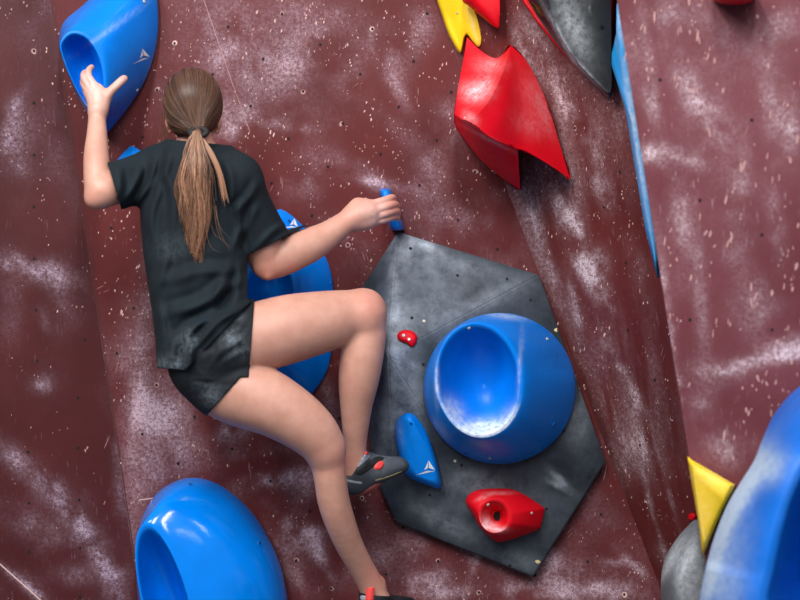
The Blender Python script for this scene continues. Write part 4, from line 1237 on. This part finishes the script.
def slab(name, pts, mat, parent, names_tree, th=.0025, n=14):
    """thin patch draped on a surface: px outline projected by ray on the given trees, thickened outwards"""
    P = dense(pts, False, n * 4); c = P.mean(0); V = []; Fc = []
    rings = [1, .66, .33]
    rec = []
    for k, s in enumerate(rings):
        for p in P:
            q = c + (p - c) * s; hh_ = hit(q[0], q[1], names_tree)
            if not hh_: return None
            nn_ = Vector(hh_[1]); nn_ = nn_ if nn_.y < 0 else -nn_
            V.append(hh_[0] + nn_ * (th if (k > 0) else th * .15))
    hh_ = hit(c[0], c[1], names_tree); V.append(hh_[0] + Vector((0, -th, 0))); m = len(P)
    for k in range(2):
        for i in range(m): Fc.append((k * m + i, k * m + (i + 1) % m, (k + 1) * m + (i + 1) % m, (k + 1) * m + i))
    for i in range(m): Fc.append((2 * m + i, 2 * m + (i + 1) % m, 3 * m))
    return obj(name, V, Fc, mat, parent)


box = (np.array(at(332, 503, -.33)) - (0, 0, 0), np.array(at(416, 440, -.1)) + (0, 0, 0)); box = ((box[0][0], -.318, box[0][2]), (box[1][0], -.085, box[1][2]))
cd = np.array((-.86, -.1, .5)); cd /= np.linalg.norm(cd)
rs = shoe([([(352, 464, -.246, 14), (351, 474, -.247, 13.5), (350.5, 482, -.247, 12), (357, 483, -.238, 12), (368, 475, -.218, 13), (380, 470, -.205, 12), (391, 467, -.192, 10), (399, 465.5, -.183, 8.2), (403, 465.8, -.178, 5.8)], None),
           ([(361, 458, -.236, 8.5), (372, 463, -.222, 9.5), (384, 466, -.205, 8.5)], None)],
          [[(349, 487, -.247, 8), (356, 488.5, -.243, 7.5), (364, 486.5, -.234, 7.5), (372, 483, -.222, 6.5), (378, 481, -.208, 5)]],
          np.array(at(352.5, 472, -.25)), cd, at(348, 474.5, -.247)[2], box, 'grey velcro climbing shoe with a red tab on the raised right foot')
reg(rs)
slab('ankle_padding', [(356, 466.5), (360, 460), (365, 454), (368, 453), (370, 456.5), (366, 461), (360, 466)], M['patch'], rs, [rs.name], .002)
slab('strap', [(355, 471.5), (361, 467.5), (370, 460), (378, 456.5), (384, 458.5), (377, 464), (369, 470), (361, 475), (356, 474.5)], M['strap'], rs, [rs.name], .003)
slab('velcro_patch', [(374, 467), (377, 462), (382, 461), (384, 464), (381, 469), (376, 470)], M['tabred'], rs, [rs.name], .0055)
slab('pull_tab', [(364.5, 453), (366.2, 451.6), (368.2, 452.6), (368, 454.5), (365.6, 455)], M['tabred'], rs, [rs.name], .003)
slab('toe_patch', [(387, 459.5), (396, 459), (403, 461.5), (405, 465.5), (400, 469.5), (391, 473), (385, 472), (384, 466)], M['suede'], rs, [rs.name], .0016)
slab('heel_stripe', [(342.5, 478.5), (348, 479.5), (355, 481), (361.5, 482), (361, 484), (354, 483.2), (347, 481.8), (342.5, 480.6)], M['patch'], rs, [rs.name], .0012)
slab('rand', [(376, 481), (384, 479.2), (393, 476), (401, 472.4), (401, 471.2), (393, 474.4), (384, 477.6), (376, 479.4)], M['piping'], rs, [rs.name], .0012)
box = ((at(350, 0, -.3)[0], -.3, at(0, 642, -.2)[2]), (at(434, 0, -.05)[0], -.06, at(0, 575, -.2)[2]))
cd = np.array((.12, .1, .95)); cd /= np.linalg.norm(cd)
ls = shoe([([(374, 590, -.232, 14), (375, 602, -.23, 15), (377, 612, -.226, 14), (390, 612, -.20, 14), (404, 612, -.17, 12), (416, 614, -.145, 9.5), (424, 616, -.125, 7)], None),
           ([(386, 596, -.2, 9.5), (396, 600, -.18, 11), (408, 606, -.16, 9)], None)],
          [[(374, 619, -.23, 9), (386, 622, -.205, 8), (402, 621, -.17, 7), (416, 620, -.145, 6)]],
          np.array(at(380, 594.5, -.21)), cd, None, box, 'black climbing shoe with a red heel tab on the lower left foot')
ls.data.materials[0] = M['rubber']
reg(ls)
# red heel pull tab: an upright loop standing at the heel
tv = []; tf = []
for i in range(13):
    t = i / 12 * math.pi; px = 369.3 + .6 * math.cos(t); py = 600 - 13 * math.sin(t) ** .6
    for (dx, dy) in ((-3.6, 0), (3.6, 0)):
        for dY in (0, .003): tv.append(at(px + dx + .1 * (600 - py), py, -.272 - .002 * math.cos(t) + dY))
for i in range(12):
    b = i * 4; n_ = b + 4
    tf += [(b, b + 2, n_ + 2, n_), (b + 1, n_ + 1, n_ + 3, b + 3), (b, n_, n_ + 1, b + 1), (b + 2, b + 3, n_ + 3, n_ + 2)]
obj('pull_tab', tv, tf, M['tabred'], ls, smooth=True)
slab('heel_patch', [(360.5, 596), (364, 595.6), (366.5, 597), (366, 600), (361, 600)], M['patch'], ls, [ls.name], .002)

for p in ((457.5, 275.5), (410.5, 248.5), (507, 279), (530.5, 300), (423.5, 364.5), (461.5, 465), (546.5, 509), (563, 431), (589, 477), (510, 565.5), (430, 495), (412, 318)):
    ring_on(vol, 'bolt_hole', *p, .0036, M['volume'], [VN], h=.0012, k=12, sink=True)
for p in ((424, 321), (455, 461)): ring_on(vol, 'screw_plug', *p, .0042, M['steel'], [VN], h=.0012, k=12)
M['wood'] = plain('bare_plywood', (226, 202, 150), .8)
for pts in ([(599.5, 444), (601.5, 443), (605, 459), (601.5, 460), (600, 452)], [(527.5, 575), (530, 574.5), (532.5, 576), (531, 576.8)], [(535, 561), (538, 560), (541, 562.5), (537, 563.5)], [(554, 330), (557, 328), (557, 332)],
            [(418, 531), (421, 531), (421, 533)], [(482, 556), (486, 556.5), (485, 558)]):
    slab('chipped_edge', pts, M['wood'], vol, [VN], .0012)

# ------------------------------------------------------------------ light, camera
w = bpy.data.worlds.new('hall'); scene.world = w; w.use_nodes = True
bg = w.node_tree.nodes['Background']
nt = w.node_tree
tc = nt.nodes.new('ShaderNodeTexCoord'); sx = nt.nodes.new('ShaderNodeSeparateXYZ'); mr = nt.nodes.new('ShaderNodeMapRange'); mx = nt.nodes.new('ShaderNodeMix'); mx.data_type = 'RGBA'
nt.links.new(tc.outputs['Generated'], sx.inputs[0]); nt.links.new(sx.outputs['Z'], mr.inputs['Value'])
mr.inputs['From Min'].default_value = -.3; mr.inputs['From Max'].default_value = .8
mx.inputs['A'].default_value = (.30, .29, .30, 1); mx.inputs['B'].default_value = (.80, .88, 1.0, 1)
nt.links.new(mr.outputs[0], mx.inputs['Factor']); nt.links.new(mx.outputs['Result'], bg.inputs['Color'])
bg.inputs['Strength'].default_value = .52


def lamp(name, loc, target, sx_, sy_, power, col=(1, 1, 1)):
    L = bpy.data.lights.new(name, 'AREA'); L.shape = 'RECTANGLE'; L.size = sx_; L.size_y = sy_; L.energy = power; L.color = col
    o = bpy.data.objects.new(name, L); COL.objects.link(o); o.location = loc
    o.rotation_euler = (Vector(target) - Vector(loc)).to_track_quat('-Z', 'Y').to_euler()
    return o


for i, (x, y, p) in enumerate(((-3.2, -3.6, 95), (-1.6, -3.9, 110), (.1, -4.2, 85), (-2.4, -6.2, 95), (.6, -6.6, 65))):
    lamp('hall_lamp', (x, y, 5.4), (x * .35, 0, 1.2), .35, 1.5, p * 1.28, (1, .97, .93))

for (x, y, sy_, p) in ((2.95, -2.9, .5, 16), (2.9, -4.6, 1.4, 34), (2.9, -7.6, 1.6, 30)):
    lamp('hall_lamp', (x, y, 5.4), (x - .6, y + .3, 1.2), .3, sy_, p, (.98, .98, 1))
for (x, y, sx_, sy_, p) in ((.35, -.42, 1.3, .07, 6),):
    lamp('wall_top_lamp', (x, y, 5.4), (x * .2, -.2, 1.2), sx_, sy_, p, (.97, .98, 1))

cam = bpy.data.cameras.new('camera'); co = bpy.data.objects.new('camera', cam); COL.objects.link(co)
co.location = (0, -D, CZ); co.rotation_euler = (math.pi / 2, 0, 0)
cam.sensor_width = 36; cam.lens = 36 * F / 800
cam.dof.use_dof = True; cam.dof.focus_distance = D - .22; cam.dof.aperture_fstop = 1.5
scene.camera = co
scene.view_settings.view_transform = 'Standard'; scene.view_settings.look = 'None'
scene.view_settings.exposure = 0.0; scene.view_settings.gamma = 1; scene.view_settings.use_curve_mapping = False
